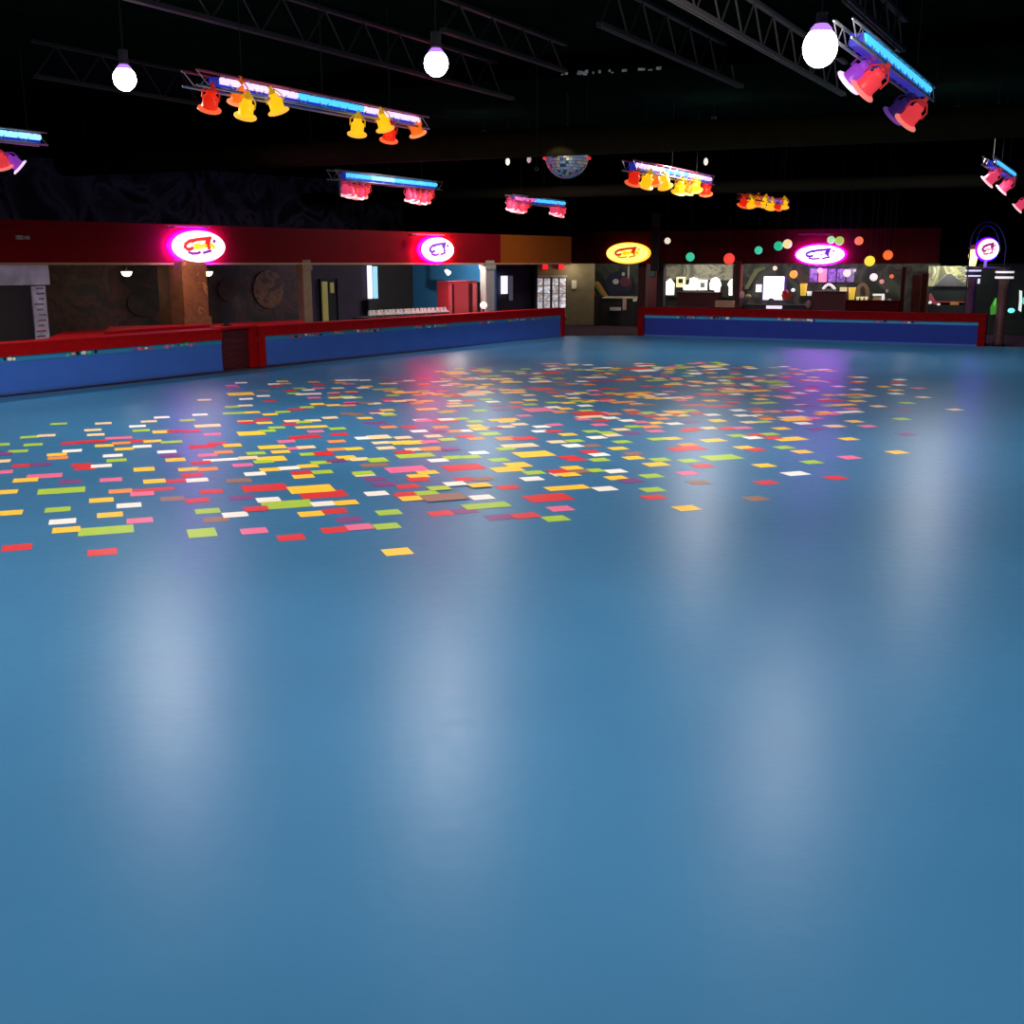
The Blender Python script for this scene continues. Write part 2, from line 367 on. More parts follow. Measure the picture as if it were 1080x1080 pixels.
# painted planets on the mural walls (flat round panels)
def disc_on(px, py, r, off, m, name, label, sc=1.0, cat='painting'):
    c = PL(px, py, off); pts = [c + FD * (r * math.cos(2 * PI * i / 28)) + Vector((0, 0, r * sc * math.sin(2 * PI * i / 28))) for i in range(28)]
    o = MB().prism(pts, -FN * .02).build(name, m, None, at=c); tag(o, label, cat); return o
M_PL1 = mural('painted_planet', [(0, (20, 11, 8)), (.4, (48, 28, 16)), (.55, (112, 66, 26)), (.7, (30, 18, 12)), (1, (50, 32, 18))], 1.6, 3)
disc_on(283, 305, .55, OFF - .02, M_PL1, 'painted_planet', 'faint brown ringed planet painted on the dark mural right of the pillar')
disc_on(240, 306, .32, OFF - .02, mat('rust_paint', (50, 22, 14), .8, noise=.6), 'painted_planet', 'small rust planet painted on the mural just right of the pillar')
disc_on(152, 320, .5, OFF - .02, mat('grey_rose_paint', (38, 26, 24), .8, noise=.6, nscale=3), 'painted_planet', 'dull grey-rose planet painted on the mural left of the pillar', .7)

# dome lamps in the bays
M_DOME = mat('warm_dome_glass', (255, 240, 210), .4, emit=(255, 232, 190), es=4.0)
def dome(px, py, label, r=.13, off=1.0):
    c = PL(px, py, off); root = thing('dome_lamp', c, label, 'lamp', 'dome lamps in the dark bays')
    MB().lathe([(.001, -.11), (r * .5, -.1), (r * .86, -.06), (r, 0), (r, .015), (.001, .015)], c, 18).build('glass_shade', M_DOME, root, True)
    MB().tube(c + Vector((0, 0, .01)), Vector((c.x, c.y, 2.6)), .025).build('stem', M_DARK, root)
dome(133.5, 287, 'small glowing white dome lamp in front of the mural left of the brown pillar')
dome(219, 287, 'small glowing white dome lamp beside the right edge of the brown pillar')

# doorway with yellow-green light in the purple wall
root = thing('doorway', PL(346, 330, 3.5), 'narrow dark doorway with a yellow-green lit jamb in the purple wall', 'doorway')
pl_quad(340, 294, 358, 345, 3.5, .08, mat('dark_doorway', (12, 10, 14), .8), 'opening', root)
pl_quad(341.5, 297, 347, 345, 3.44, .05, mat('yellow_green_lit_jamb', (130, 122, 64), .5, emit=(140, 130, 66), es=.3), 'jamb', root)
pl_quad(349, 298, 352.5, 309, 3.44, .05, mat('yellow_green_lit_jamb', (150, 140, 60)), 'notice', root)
pl_quad(357.5, 294, 359.5, 345, 3.44, .05, M_PURP, 'frame', root)
# bright side windows
M_WINL = mat('daylit_glass', (225, 225, 245), .3, emit=(225, 222, 250), es=1.3)
M_WINC = mat('daylit_pale_cyan_glass', (150, 200, 220), .3, emit=(140, 200, 220), es=.9)
def win(name, parts, off, label=None):
    x0, y0, x1, y1 = parts[0][:4]; root = bpy.data.objects.new(name, None); COL.objects.link(root); root.location = PL(x0, y0, off); ORG[root.name] = PL(x0, y0, off).copy()
    tag(root, kind='structure')
    for (x0, y0, x1, y1, m, nm) in parts: pl_quad(x0, y0, x1, y1, off, .04, m, nm, root)
win('window_1', [(388.7, 280, 393, 315, M_WINL, 'pane'), (394.3, 281, 398.8, 315, M_WINC, 'pane'), (388, 315, 399.5, 316.3, M_DARK, 'sill')], 3.5)
win('window_2', [(529, 291, 535.5, 310, M_WINL, 'pane'), (537.5, 291, 541, 317, mat('grey_pane', (90, 90, 105), .3, emit=(90, 90, 105), es=.4), 'pane'), (527.5, 289.6, 541.5, 290.8, M_DARK, 'lintel')], 2.85)
pl_quad(389, 316.5, 400, 330, 3.3, .3, M_BLACK, 'low_cabinet', None)
tag(bpy.data.objects['low_cabinet'], 'black low cabinet under the bright narrow window', 'cabinet')

# red cabinet in the blue bay
a = PL(473, 327, .35)
root = thing('booth_cabinet', Vector((a.x, a.y, 0)), 'tall red panelled cabinet standing in front of the blue bay wall', 'cabinet')
M_CORAL = mat('coral_red_laminate', (178, 62, 66), .5)
def cab(x0, y0, x1, off, t, m, name):
    a, b, c = PL(x0, 327, off), PL(x1, 327, off), PL(x0, y0, off)
    return MB().hexa((a.x, a.y, 0), Vector((b.x - a.x, b.y - a.y, 0)), FN * t, (0, 0, c.z)).build(name, m, root)
cab(473, 296.5, 503.5, .35, .5, M_CORAL, 'body')
cab(477.5, 300, 479, .32, .03, M_DKRED, 'groove'); cab(495, 299, 498.5, .32, .03, M_DKRED, 'groove')
cab(474, 300, 477, .31, .03, mat('light_coral', (200, 90, 92), .5), 'door_panel'); cab(479.5, 299, 494.5, .31, .03, M_CORAL, 'door_panel'); cab(499, 299, 502.5, .31, .03, mat('light_coral', (200, 90, 92)), 'door_panel')
cab(503.5, 297.5, 511.5, .36, .3, M_BLACK, 'side_unit')
# small lamp in the blue bay
c = PL(470, 285, 1.6); root = thing('spot_lamp', c, 'tiny white spotlight high on the left of the blue bay', 'lamp')
MB().tube(c, c + FD * .16 - Vector((0, 0, .1)), .05, 10, .09).build('lamp_head', mat('white_lamp_head', (255, 245, 235), .4, emit=(255, 245, 235), es=1.5), root)
MB().tube(c, Vector((c.x, c.y, 2.6)), .02).build('bracket', M_DARK, root)
c = PL(510, 322, -.1); root = thing('globe_lamp', c, 'small pinkish white globe lamp on a stand beside the grey post', 'lamp')
MB().ball(c, .12).build('globe', mat('pink_white_globe', (255, 220, 220), .4, emit=(255, 205, 205), es=1.3), root, True)
MB().lathe([(.001, -c.z), (.16, -c.z), (.07, -c.z + .06), (.03, -.3), (.03, -.1)], c, 12).build('base', M_DARK, root)

# counter and the row of small white skates on it
q0, q1 = PL(386, 300, .12), PL(472, 300, .12)
root = thing('rental_counter', Vector(((q0.x + q1.x) / 2, (q0.y + q1.y) / 2, 0)), 'dark counter behind the left barrier carrying the row of small white skates', 'counter')
MB().hexa((q0.x, q0.y, 0), Vector((q1.x - q0.x, q1.y - q0.y, 0)), FN * .6, (0, 0, .88)).build('body', M_DKRED, root)
MB().hexa(Vector((q0.x, q0.y, .88)) - FN * .04, Vector((q1.x - q0.x, q1.y - q0.y, 0)), FN * .7, (0, 0, .045)).build('counter_top', M_DARK, root)
def skate():
    root = thing('roller_skate', (0, 0, 0), '', 'roller skate', 'small white skates lined up on the counter')
    mb = MB().prism([Vector(p) for p in ((-.10, -.035, .045), (.12, -.035, .045), (.12, -.035, .075), (.06, -.035, .10), (0, -.035, .13), (-.005, -.035, .20), (-.09, -.035, .20), (-.10, -.035, .1))], (0, .07, 0))
    mb.build('boot', mat('white_skate_leather', (222, 215, 205), .5), root)
    for x in (-.07, .08):
        w = MB()
        for y in (-.04, .02): w.tube((x, y, .022), (x, y + .02, .022), .022, 10)
        w.build('wheels', M_DARK, root)
    return root
sk = skate()
NS = 20
for k in range(NS):
    o = sk if k == 0 else copy_tree(sk)
    px = 391.5 + k * (470 - 391.5) / (NS - 1)
    p = PL(px, 325, .28); o.location = (p.x, p.y, .926); o.rotation_euler = (0, 0, math.atan2(FD.y, FD.x) + random.uniform(-.5, .5))
    o['label'] = 'small white skate in the row on the dark counter behind the left barrier'

# entrance doors and red exit lamps
root = thing('entrance_doors', PK(581, 330), 'pair of glazed entrance doors with bright daylight behind, at the end of the left bays', 'doors')
def pk_quad(x0, y0, x1, y1, dz, t, m, name, parent):
    a, b, c = PK(x0, y1), PK(x1, y1), PK(x0, y0)
    o = Vector((a.x, a.y - dz, a.z)); return MB().hexa(o, Vector((b.x - a.x, b.y - a.y, 0)), Vector((0, t, 0)), (0, 0, c.z - a.z)).build(name, m, parent)
M_DOORW = mat('pale_door_frame', (170, 160, 130), .5)
M_GL = mural('daylight_through_glass', [(0, (90, 95, 100)), (.4, (190, 190, 200)), (.5, (140, 120, 110)), (.6, (225, 225, 240)), (1, (200, 205, 220))], 2.0, 1.5, es=.9, rough=.3)
pk_quad(565, 290.5, 598, 292.5, .12, .1, M_DOORW, 'lintel', root)
for x0, x1 in ((565.5, 580.5), (581.5, 597)):
    dr = pk_quad(x0, 292.5, x1, 338, .10, .06, mat('dark_door_leaf', (46, 42, 38), .6), 'door_leaf', root)
    w = (x1 - x0)
    pk_quad(x0 + .8, 293.5, x0 + w * .44, 334, .12, .02, M_GL, 'pane', dr)
    pk_quad(x0 + w * .54, 293.5, x1 - .8, 334, .12, .02, M_GL, 'pane', dr)
    for yy in (301, 309, 317): pk_quad(x0 + .5, yy, x1 - .5, yy + .7, .135, .015, M_DOORW, 'glazing_bar', dr)
for px in (575, 592):
    c = PK(px, 281.2) - Vector((0, .12, 0)); root = thing('exit_lamp', c, 'small red lamp above the glazed entrance doors, the %s one' % ('left' if px < 580 else 'right'), 'lamp')
    MB().box(c, (.22, .1, .2)).build('lens', mat('red_lens', (210, 20, 20), .4, emit=(230, 20, 25), es=1.6), root)
    MB().box(c + Vector((0, .07, .06)), (.3, .05, .16)).build('housing', M_DARK, root)
c = PK(605.5, 300); o = MB().box(c - Vector((0, .05, 0)), (.2, .04, .34)).build('wall_notice', mat('cream_notice', (225, 215, 180), .5), None, at=c)
tag(o, 'small cream notice on the khaki wall right of the glazed doors', 'notice')

# ------------------------------------------------------------------ snack bar side (right)
ROFF = 2.4
def pr_quad(x0, y0, x1, y1, off, t, m, name, parent=None, at=None):
    a, b, c = PR(x0, y1, off), PR(x1, y1, off), PR(x0, y0, off)
    return MB().hexa(Vector(a), Vector((b.x - a.x, b.y - a.y, 0)), RN * t, (0, 0, c.z - a.z)).build(name, m, parent, at=at)
def one(o, label, cat, group=None): return tag(o, label, cat, group)
M_MURR = mural('colourful_bar_mural', [(0, (12, 14, 12)), (.38, (26, 32, 26)), (.48, (72, 76, 62)), (.56, (34, 30, 32)), (.66, (84, 66, 52)), (1, (24, 26, 24))], .8, 1.0)
M_GREYSW = mural('grey_swirl_mural', [(0, (40, 36, 32)), (.4, (96, 92, 78)), (.52, (150, 146, 122)), (.6, (76, 80, 62)), (.7, (205, 196, 176)), (1, (110, 106, 90))], .8, 1.4)
slab('wall_far', PR(618, 300, ROFF), PR(990, 300, ROFF), 0, 2.6, .15, M_MURR, RN)
slab('wall_far', PR(984, 300, ROFF + 1.2), PR(1200, 300, ROFF + 1.2), 0, 2.6, .15, M_NIGHT, RN)

# dark arcade machine and wall bits left of the bar
one(pr_quad(617.5, 291, 623.5, 311, ROFF - .1, .05, mat('lit_tube_cover', (225, 225, 200), .4, emit=(215, 215, 190), es=.8), 'wall_light', at=PR(620, 300, ROFF)), 'narrow white lit panel on the dark wall just right of the khaki wall', 'panel')
root = thing('arcade_machine', PR(621, 335, .8) * 1, 'dark upright machine with a red top, standing at the right end of the khaki wall', 'arcade machine')
pr_quad(612, 312, 631, 342, .8, .7, mat('dark_maroon_machine', (34, 16, 16), .6), 'body', root)
pr_quad(617, 308, 625, 314, .75, .4, M_RED, 'red_top', root)
root = thing('painted_ribbon', PR(636, 305, ROFF), 'orange and yellow diagonal ribbon painted on the wall above the low dark cabinet', 'painting')
a, b_ = PR(628, 297, ROFF - .04), PR(638, 314, ROFF - .04)
MB().prism([a, a + V * .16, b_ + V * .2, b_], -RN * .02).build('ribbon', mat('ribbon_orange', (190, 130, 60), .6), root)
MB().prism([a - V * .14, a, b_, b_ - V * .1], -RN * .02).build('ribbon_edge', mat('ribbon_green', (110, 130, 60), .6), root)
# dark winged shape with a red face in the mural, parts of the painting
root = thing('mural_figure', PR(652, 298, ROFF), 'dark blue and rose round figure painted on the wall under the yellow oval sign', 'painting')
def r_blob(cx, cy, rx, ry, off, m, name, parent, n=18, ph=0, t=.02):
    c = PR(cx, cy, off); k = PR(cx + rx, cy, off) - c; w = k.length; h = abs((PR(cx, cy - ry, off) - c).z)
    pts = [c + V * (w * math.cos(ph + 2 * PI * i / n)) + Vector((0, 0, h * math.sin(ph + 2 * PI * i / n))) for i in range(n)]
    return MB().prism(pts, -RN * t).build(name, m, parent, at=None if parent else c)
r_blob(653, 300, 15, 14, ROFF - .03, mat('navy_mural_paint', (34, 34, 56), .7), 'body', root)
r_blob(660, 297, 6, 5.5, ROFF - .06, mat('rose_mural_paint', (104, 50, 62), .7), 'face', root)
r_blob(649.5, 297, 3.2, 2.8, ROFF - .06, mat('pale_mural_paint', (190, 195, 180), .6), 'eye', root)
r_blob(657.5, 289, 1.6, 2, ROFF - .06, mat('pale_mural_paint', (190, 195, 180)), 'eye', root)
r_blob(663, 287, .9, 7, ROFF - .08, mat('pale_mural_paint', (190, 195, 180)), 'streak', root)
root = thing('low_cabinet', PR(650, 335, .9), 'low black open cabinet with white cups on its shelf under the yellow oval sign', 'cabinet')
pr_quad(631, 314, 668, 345, .9, .9, mat('near_black_laminate', (24, 20, 18), .6), 'body', root)
pr_quad(635, 313, 671, 314.5, .85, 1.0, mat('cream_edge', (190, 176, 140), .5), 'top_edge', root)
pr_quad(640, 327.6, 656, 328.6, .8, .2, M_DARK, 'shelf', root)
for k in range(5):
    c = PR(644.5 + k * 2.3, 327.4, .85); o = MB().lathe([(.001, 0), (.05, 0), (.065, .13), (.058, .13), (.045, .01), (.001, .01)], c, 10).build('white_cup', mat('white_cup_paper', (235, 232, 225), .5), None, at=c)
    one(o, 'small white cup in the row on the shelf of the low black cabinet', 'cup', 'white cups on the low cabinet shelf')
one(pr_quad(656.5, 314.5, 660.5, 327, .78, .08, mat('pinkish_leg', (190, 150, 135), .5), 'cabinet_leg', at=PR(658, 320, .78)), 'pinkish upright roll standing in front of the low black cabinet', 'roll')
one(pr_quad(667.5, 315, 671, 318, .8, .1, mat('white_cup_paper', (235, 232, 225)), 'small_box', at=PR(669, 317, .8)), 'tiny white box at the right end of the low black cabinet', 'box')

# square pillars of the snack bar front
def rpillar(x0, x1, y1, off, m, label, w=None, collar=False):
    a, b = PR(x0, 300, off), PR(x1, 300, off); root = thing('pillar', Vector((a.x, a.y, 0)), label, 'pillar')
    d = Vector((b.x - a.x, b.y - a.y, 0))
    MB().hexa((a.x, a.y, 0), d, RN * .4, (0, 0, 2.6)).build('shaft', m, root)
    MB().hexa(Vector((a.x, a.y, 0)) - RN * .04 - V * .04, d + V * .08, RN * .48, (0, 0, .25)).build('plinth', m, root)
    return root
rpillar(673, 681, 0, .4, mat('dark_bark_red', (58, 18, 20), .8, noise=.3), 'dark red pillar directly under the right end of the yellow oval sign')
rpillar(692.5, 699.5, 0, -.15, mat('dark_brown_pillar', (30, 16, 12), .8, noise=.3), 'dark brown pillar left of the window with white shapes')
root = rpillar(774.5, 781, 0, -.15, mat('dark_bark_red', (58, 18, 20)), 'dark red pillar with an orange strip between the two brightest bar openings')
pr_quad(779.6, 279, 781.6, 315, -.2, .05, mat('orange_strip', (178, 92, 52), .5), 'orange_strip', root)
one(pr_quad(683, 281, 691, 330, 1.6, .5, mat('red_vending_side', (92, 34, 36), .6), 'vending_machine', at=PR(687, 330, 1.6)), 'tall dull red machine between the two dark pillars left of the bar', 'vending machine')
one(pr_quad(684, 283, 690.5, 292, 1.55, .05, mat('green_poster', (40, 62, 54), .6), 'poster', at=PR(687, 288, 1.55)), 'small dark green poster on the tall dull red machine', 'poster')

# lit opening with white silhouettes
root = thing('swirl_painting', PR(737, 290, 1.9), 'grey swirling painted panel over the white shapes in the bar opening', 'painting')
pr_quad(702, 279, 772.5, 295, 1.9, .05, M_GREYSW, 'panel', root)
one(pr_quad(702, 293, 772.5, 313, 1.95, .05, mat('dark_bar_back', (22, 22, 18), .7), 'bar_back_panel', at=PR(737, 303, 1.95)), 'dark panel behind the glowing white shapes in the bar opening', 'panel')
M_GLOWW = mat('glowing_white_panel', (250, 250, 235), .5, emit=(252, 250, 236), es=1.2)
def rpoly(pts, off, m, name, label=None, cat=None, parent=None, t=.05):
    w = [PR(x, y, off) for x, y in pts]; o = MB().prism(w, -RN * t).build(name, m, parent, at=None if parent else w[0])
    if label: tag(o, label, cat)
    return o
rpoly([(702.5, 311), (711, 311), (711.5, 299), (707.5, 293.5), (702.5, 297)], 1.8, M_GLOWW, 'lit_sign', 'glowing white house-shaped board at the left end of the bar opening', 'sign')
root = thing('glowing_board', PR(718, 297, 1.8), 'small cream framed board second from the left in the bar opening', 'sign')
pr_quad(713, 292, 722.5, 303, 1.8, .05, mat('cream_glow', (225, 218, 170), .5, emit=(225, 218, 170), es=.8), 'board', root)
pr_quad(715.5, 294, 720, 298.5, 1.77, .02, mat('dark_bar_back', (22, 22, 18)), 'inset', root)
rpoly([(721, 306), (735, 306), (736, 301), (736, 294), (732, 292.5), (728, 293.5), (727, 300), (721, 301)], 1.78, M_GLOWW, 'lit_sign', 'glowing white stepped board in the middle of the bar opening', 'sign')
root = thing('glowing_board', PR(741, 300, 1.8), 'glowing white board with a small grey screen, middle of the bar opening', 'sign')
pr_quad(736, 295, 745.5, 306, 1.8, .05, M_GLOWW, 'board', root)
pr_quad(738.5, 298, 743, 303.5, 1.77, .02, mat('grey_inset', (120, 122, 110), .5), 'screen', root)
rpoly([(749, 305.5), (754, 306), (754.5, 311.5), (759, 311.5), (759.5, 304), (761, 300.5), (759, 294.5), (755, 292.3), (751, 294), (748.5, 299)], 1.8, M_GLOWW, 'lit_sign', 'glowing white eight-sided board right of the centre of the bar opening', 'sign')
rpoly([(769, 311.5), (772.4, 311.5), (772.4, 294), (770, 295.5), (767.5, 300), (769, 303)], 1.8, M_GLOWW, 'lit_sign', 'glowing white narrow board at the right end of the bar opening, by the pillar', 'sign')

# counters along the snack bar
def counter(x0, x1, z, off, depth, m, label, name='bar_counter'):
    a, b = PR(x0, 300, off), PR(x1, 300, off); root = thing(name, Vector((a.x, a.y, 0)), label, 'counter')
    d = Vector((b.x - a.x, b.y - a.y, 0))
    MB().hexa((a.x, a.y, 0), d, RN * depth, (0, 0, z - .05)).build('body', m, root)
    MB().hexa(Vector((a.x, a.y, z - .05)) - RN * .06, d, RN * (depth + .1), (0, 0, .05)).build('counter_top', m, root)
    for k in range(1, 4):
        MB().hexa(Vector((a.x, a.y, .15)) + d * (k / 4) - RN * .02, V * .04, RN * .02, (0, 0, z - .35)).build('front_batten', m, root)
    return root
counter(700, 781, .88, -1.2, .7, M_MAROON, 'maroon counter under the glowing white shapes')
counter(714.5, 758, 1.42, -.4, .6, mat('deep_maroon', (66, 4, 6), .7), 'raised deep maroon booth in the middle of the left bar opening')
counter(783, 857, .98, -.4, .6, mat('dark_bar_front', (34, 26, 24), .7), 'dark counter carrying the big bright white screen')
counter(857, 893, 1.50, -.5, .6, mat('deep_maroon', (66, 4, 6)), 'raised deep maroon booth under the dark menu board')
counter(893, 950, 1.19, -.4, .6, M_MAROON, 'maroon counter at the right end of the snack bar under the round lanterns')

one(pr_quad(754, 317, 773, 324, -1.3, .3, mat('cardboard', (160, 128, 96), .8), 'cardboard_box', at=PR(763, 324, -1.3)), 'tan cardboard box on the maroon counter left of the orange-striped pillar', 'box')

# big bright screen
root = thing('bright_screen', PR(815, 303, -.3), 'big blank glowing white screen with a violet edge on the dark counter', 'screen')
pr_quad(803.5, 290.5, 828, 317, -.25, .08, mat('violet_bezel', (60, 26, 110), .5, emit=(70, 30, 130), es=.5), 'bezel', root)
pr_quad(804.5, 291.5, 826, 316, -.29, .03, mat('white_screen_light', (255, 255, 250), .4, emit=(255, 255, 250), es=1.6), 'display', root)
rpoly([(810, 316.6), (812, 314.6), (815, 314.6), (817, 316.6)], -.33, M_BLACK, 'lower_clip', parent=root)
one(pr_quad(808, 322.3, 824.5, 325.5, -.55, .06, mat('white_strip_light', (235, 225, 245), .4, emit=(235, 225, 245), es=.9), 'light_bar', at=PR(816, 324, -.55)), 'short white light bar on the counter front under the big bright screen', 'light')
one(pr_quad(797, 300, 802.5, 308, 1.5, .15, mat('glow_small_white', (240, 240, 230), .5, emit=(240, 240, 230), es=.9), 'small_sign', at=PR(800, 304, 1.5)), 'small glowing white box left of the big bright screen', 'sign')
def blob(name, px, py, rx, ry, off, m, label, cat, group=None):
    c = PR(px, py, off); w = (PR(px + rx, py, off) - c).length; h = abs((PR(px, py - ry, off) - c).z)
    o = MB().ball(c, 1.0, 14, 8, (w, w * .8, h)).build(name, m, None, True, at=c); return one(o, label, cat, group)
# mural ribbon behind the screen
rpoly([(785, 305), (789, 305), (800, 287), (808, 284), (806, 281), (796, 284)], ROFF - .05, mat('olive_grey_paint', (110, 112, 74), .7), 'painted_ribbon', 'olive grey curved stroke painted on the wall left of the big bright screen', 'painting')
blob('plush_toy', 782.6, 311, 2.6, 4.2, -.6, mat('rose_white_plush', (205, 160, 155), .8), 'small rose and white toy on the counter by the orange-striped pillar', 'toy')
blob('plush_toy', 789, 312.3, 3.4, 2, -.2, mat('olive_cream_plush', (190, 185, 120), .8), 'small olive cream toy lying on the dark counter left of the screen', 'toy')
root = thing('red_basket', PR(829, 312, -.25), 'red and orange basket right of the big bright screen', 'basket')
c = PR(829.5, 316, -.3)
MB().lathe([(.001, 0), (.16, 0), (.22, .2), (.19, .2), (.13, .02), (.001, .02)], c, 14).build('bowl', mat('red_orange_plastic', (196, 60, 32), .5), root)
MB().ball(c + Vector((-.06, 0, .25)), .12).build('contents', mat('dark_red_contents', (150, 20, 20), .6), root, True)
def cup(px, py, r, h, m, label, cat='cup', off=-.35, name='drink_cup'):
    c = PR(px, py, off); root = thing(name, c, label, cat)
    MB().lathe([(.001, 0), (r * .75, 0), (r, h), (r * .92, h), (r * .7, .01), (.001, .01)], c, 14).build('cup_body', m, root, True)
    MB().lathe([(.001, h + .02), (r * 1.05, h + .02), (r * 1.05, h), (.001, h)], c, 14).build('lid', m, root)
    return root
M_YEL = mat('yellow_lit_plastic', (225, 190, 60), .5, emit=(225, 190, 60), es=.7)
M_CRM = mat('cream_lit_plastic', (225, 215, 160), .5, emit=(225, 215, 160), es=.6)
one(pr_quad(843.5, 312, 856.5, 319.4, -.38, .3, mat('dark_bar_front', (34, 26, 24)), 'display_box', at=PR(850, 319, -.38)), 'dark display box on the counter carrying the tall yellow jar and white tub', 'box')
cup(847, 311.8, .13, .42, M_YEL, 'tall yellow lit jar right of the red basket', 'jar', name='jar')
cup(853.5, 311.8, .10, .14, mat('white_lit_plastic', (235, 235, 220), .5, emit=(235, 235, 220), es=.7), 'short white tub beside the tall yellow jar', 'tub', name='tub')
blob('white_ball', 836.5, 306, 2.2, 2, 1.2, mat('white_lit_plastic', (235, 235, 220)), 'small white ball in front of the mural between the screen and the yellow jar', 'ball')
blob('plush_toy', 852.5, 321, 3, 4.6, -.62, mat('grey_rose_plush', (140, 110, 100), .9), 'grey-rose toy hanging on the front of the raised booth, under the white tub', 'toy')
# menu board
root = thing('menu_board', PR(876, 290, .5), 'long dark menu board with pale blurred panels under the violet oval sign', 'board')
pr_quad(852.5, 282, 902, 299, .5, .08, mat('menu_board_dark', (24, 22, 30), .5), 'backing', root)
M_MENU = mural('menu_print', [(0, (46, 46, 60)), (.45, (84, 84, 100)), (.55, (130, 130, 140)), (1, (60, 60, 74))], 5, 2, es=.5)
for k, (x0, x1) in enumerate(((853.5, 861.5), (863, 871.5), (873, 881), (882.5, 891), (892.5, 900.5))):
    pr_quad(x0, 283.5, x1, 297.5, .46, .03, M_MENU if k != 1 else mat('pink_yellow_menu', (220, 150, 110), .5, emit=(220, 160, 110), es=.6), 'menu_page', root)
# white hood-like arc
root = thing('display_hood', PR(874, 304, 0), 'white arched display hood on the raised maroon booth', 'display')
arc = [PR(868 + 12.5 * (i / 12), 305 - 5 * math.sin(PI * i / 12) , -.3) for i in range(13)]
MB().path(arc, .05, 6).build('arch', mat('white_lit_plastic', (235, 235, 220)), root)
pr_quad(868, 304.5, 881, 306.8, -.33, .2, mat('grey_green_tray', (130, 150, 140), .5), 'tray', root)
pr_quad(870, 302, 879, 304.5, -.25, .1, M_BLACK, 'interior', root)
one(pr_quad(885.5, 303, 892.5, 308, -.3, .15, M_CRM, 'small_box', at=PR(889, 309, -.3)), 'cream square box between the white hood and the tall yellow jar', 'box')
cup(898, 316, .13, .42, M_YEL, 'second tall yellow jar, right of the cream square box', 'jar', name='jar')
for k, px in enumerate((904.5, 909, 913.5)):
    cup(px, 316.5, .06, .1, M_CRM, 'small cream cup, %s of the three in front of the brown arch' % ('leftmost', 'middle', 'rightmost')[k])
root = thing('brown_arch', PR(910, 308, 1.8), 'brown and cream pointed arch painted behind the three cream cups', 'painting')
rpoly([(903, 315), (903, 304), (906, 299.5), (910, 298), (914, 299.5), (917, 305), (917, 315)], 1.8, mat('dull_brown_arch', (116, 92, 72), .7), 'arch', parent=root)
rpoly([(907.5, 311), (907.5, 305), (910, 301), (912.5, 305), (912.5, 311)], 1.73, mat('dark_arch_inset', (44, 26, 20), .7), 'inset', parent=root)
root = thing('popcorn_machine', PR(925, 318, -.3), 'small white machine with an orange base at the right end of the bar counter', 'machine')
pr_quad(920.5, 310, 932, 312, -.3, .3, mat('white_lit_plastic', (235, 235, 220)), 'hood', root)
pr_quad(929.5, 312, 932, 316.6, -.3, .3, mat('white_lit_plastic', (235, 235, 220)), 'side', root)
pr_quad(920.5, 313.8, 928, 316.6, -.28, .25, mat('orange_cream_base', (205, 160, 105), .5), 'base', root)
pr_quad(920.5, 312, 922, 313.8, -.28, .2, M_DARK, 'hinge', root)
blob('pale_toy', 935.5, 307, 1.6, 2, -.2, mat('pale_grey_toy', (160, 160, 150), .7), 'tiny pale grey toy above the white machine at the right end of the bar', 'toy')
blob('pale_toy', 938, 316.5, 2.6, 1.6, -.35, mat('pale_grey_toy', (160, 160, 150)), 'tiny pale grey toy on the counter right of the white machine', 'toy')

# red-brown drapes right of the bar
M_DRAPE = mat('red_brown_drape', (112, 44, 22), .85, noise=.2)
def drape(x0, x1, y0, label, off=-.3):
    a, b = PR(x0, 300, off), PR(x1, 300, off); h = PR(x0, y0, off).z; L = (b - a).length; N = 24
    pf = [a + V * (L * i / N) + RN * (.07 * math.sin(i * 1.6)) for i in range(N + 1)]
    poly = [Vector((p.x, p.y, .02)) for p in pf] + [Vector((p.x, p.y, .02)) + RN * .04 for p in pf[::-1]]
    o = MB().prism(poly, (0, 0, h - .02)).build('drape', M_DRAPE, None, at=Vector((a.x, a.y, .02))); return one(o, label, 'drape')
drape(950.5, 955, 281.5, 'narrow red-brown drape, tall one directly right of the bar counter')
drape(962, 972, 290, 'wide red-brown drape, lower one left of the yellow-white landscape panel')
drape(972.5, 979, 288, 'narrow red-brown drape touching the left edge of the dark gap before the landscape panel', -.2)

# landscape panel between drapes and the striped pillars
M_LAND = mural('yellow_white_landscape', [(0, (62, 62, 58)), (.42, (110, 112, 92)), (.5, (205, 205, 150)), (.58, (112, 116, 90)), (.66, (230, 230, 205)), (1, (120, 124, 96))], 1.0, 1.6)
root = thing('landscape_panel', PR(1000, 290, 1.2), 'yellow and white painted landscape panel left of the striped pillars', 'painting')
pr_quad(978, 280.5, 1021, 302, 1.2, .05, M_LAND, 'panel', root)
rpoly([(985, 302), (998, 290), (1003, 288.5), (1012, 296), (1020, 302)], 1.15, mat('slate_mountain_paint', (92, 92, 98), .7), 'mountain', parent=root)
pr_quad(978, 302, 1021, 318, 1.22, .05, mat('dark_green_lower_panel', (18, 34, 30), .6), 'lower_panel', root)
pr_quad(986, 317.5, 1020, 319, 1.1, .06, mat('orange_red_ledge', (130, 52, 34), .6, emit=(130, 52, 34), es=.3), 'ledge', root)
one(pr_quad(1002, 318.5, 1011, 321.6, .85, .2, mat('orange_box_card', (215, 160, 70), .6), 'orange_box', at=PR(1006, 325, .4)), 'orange box under the landscape panel', 'box')
root = thing('pink_slide', PR(983, 315, .9), 'small pink and white slanting toy at the lower left of the landscape panel', 'toy')
rpoly([(980, 310), (982, 309), (987, 318), (992, 320.5), (991, 322), (984, 320.5), (980, 318)], .9, mat('pink_toy', (205, 90, 105), .5), 'body', parent=root)
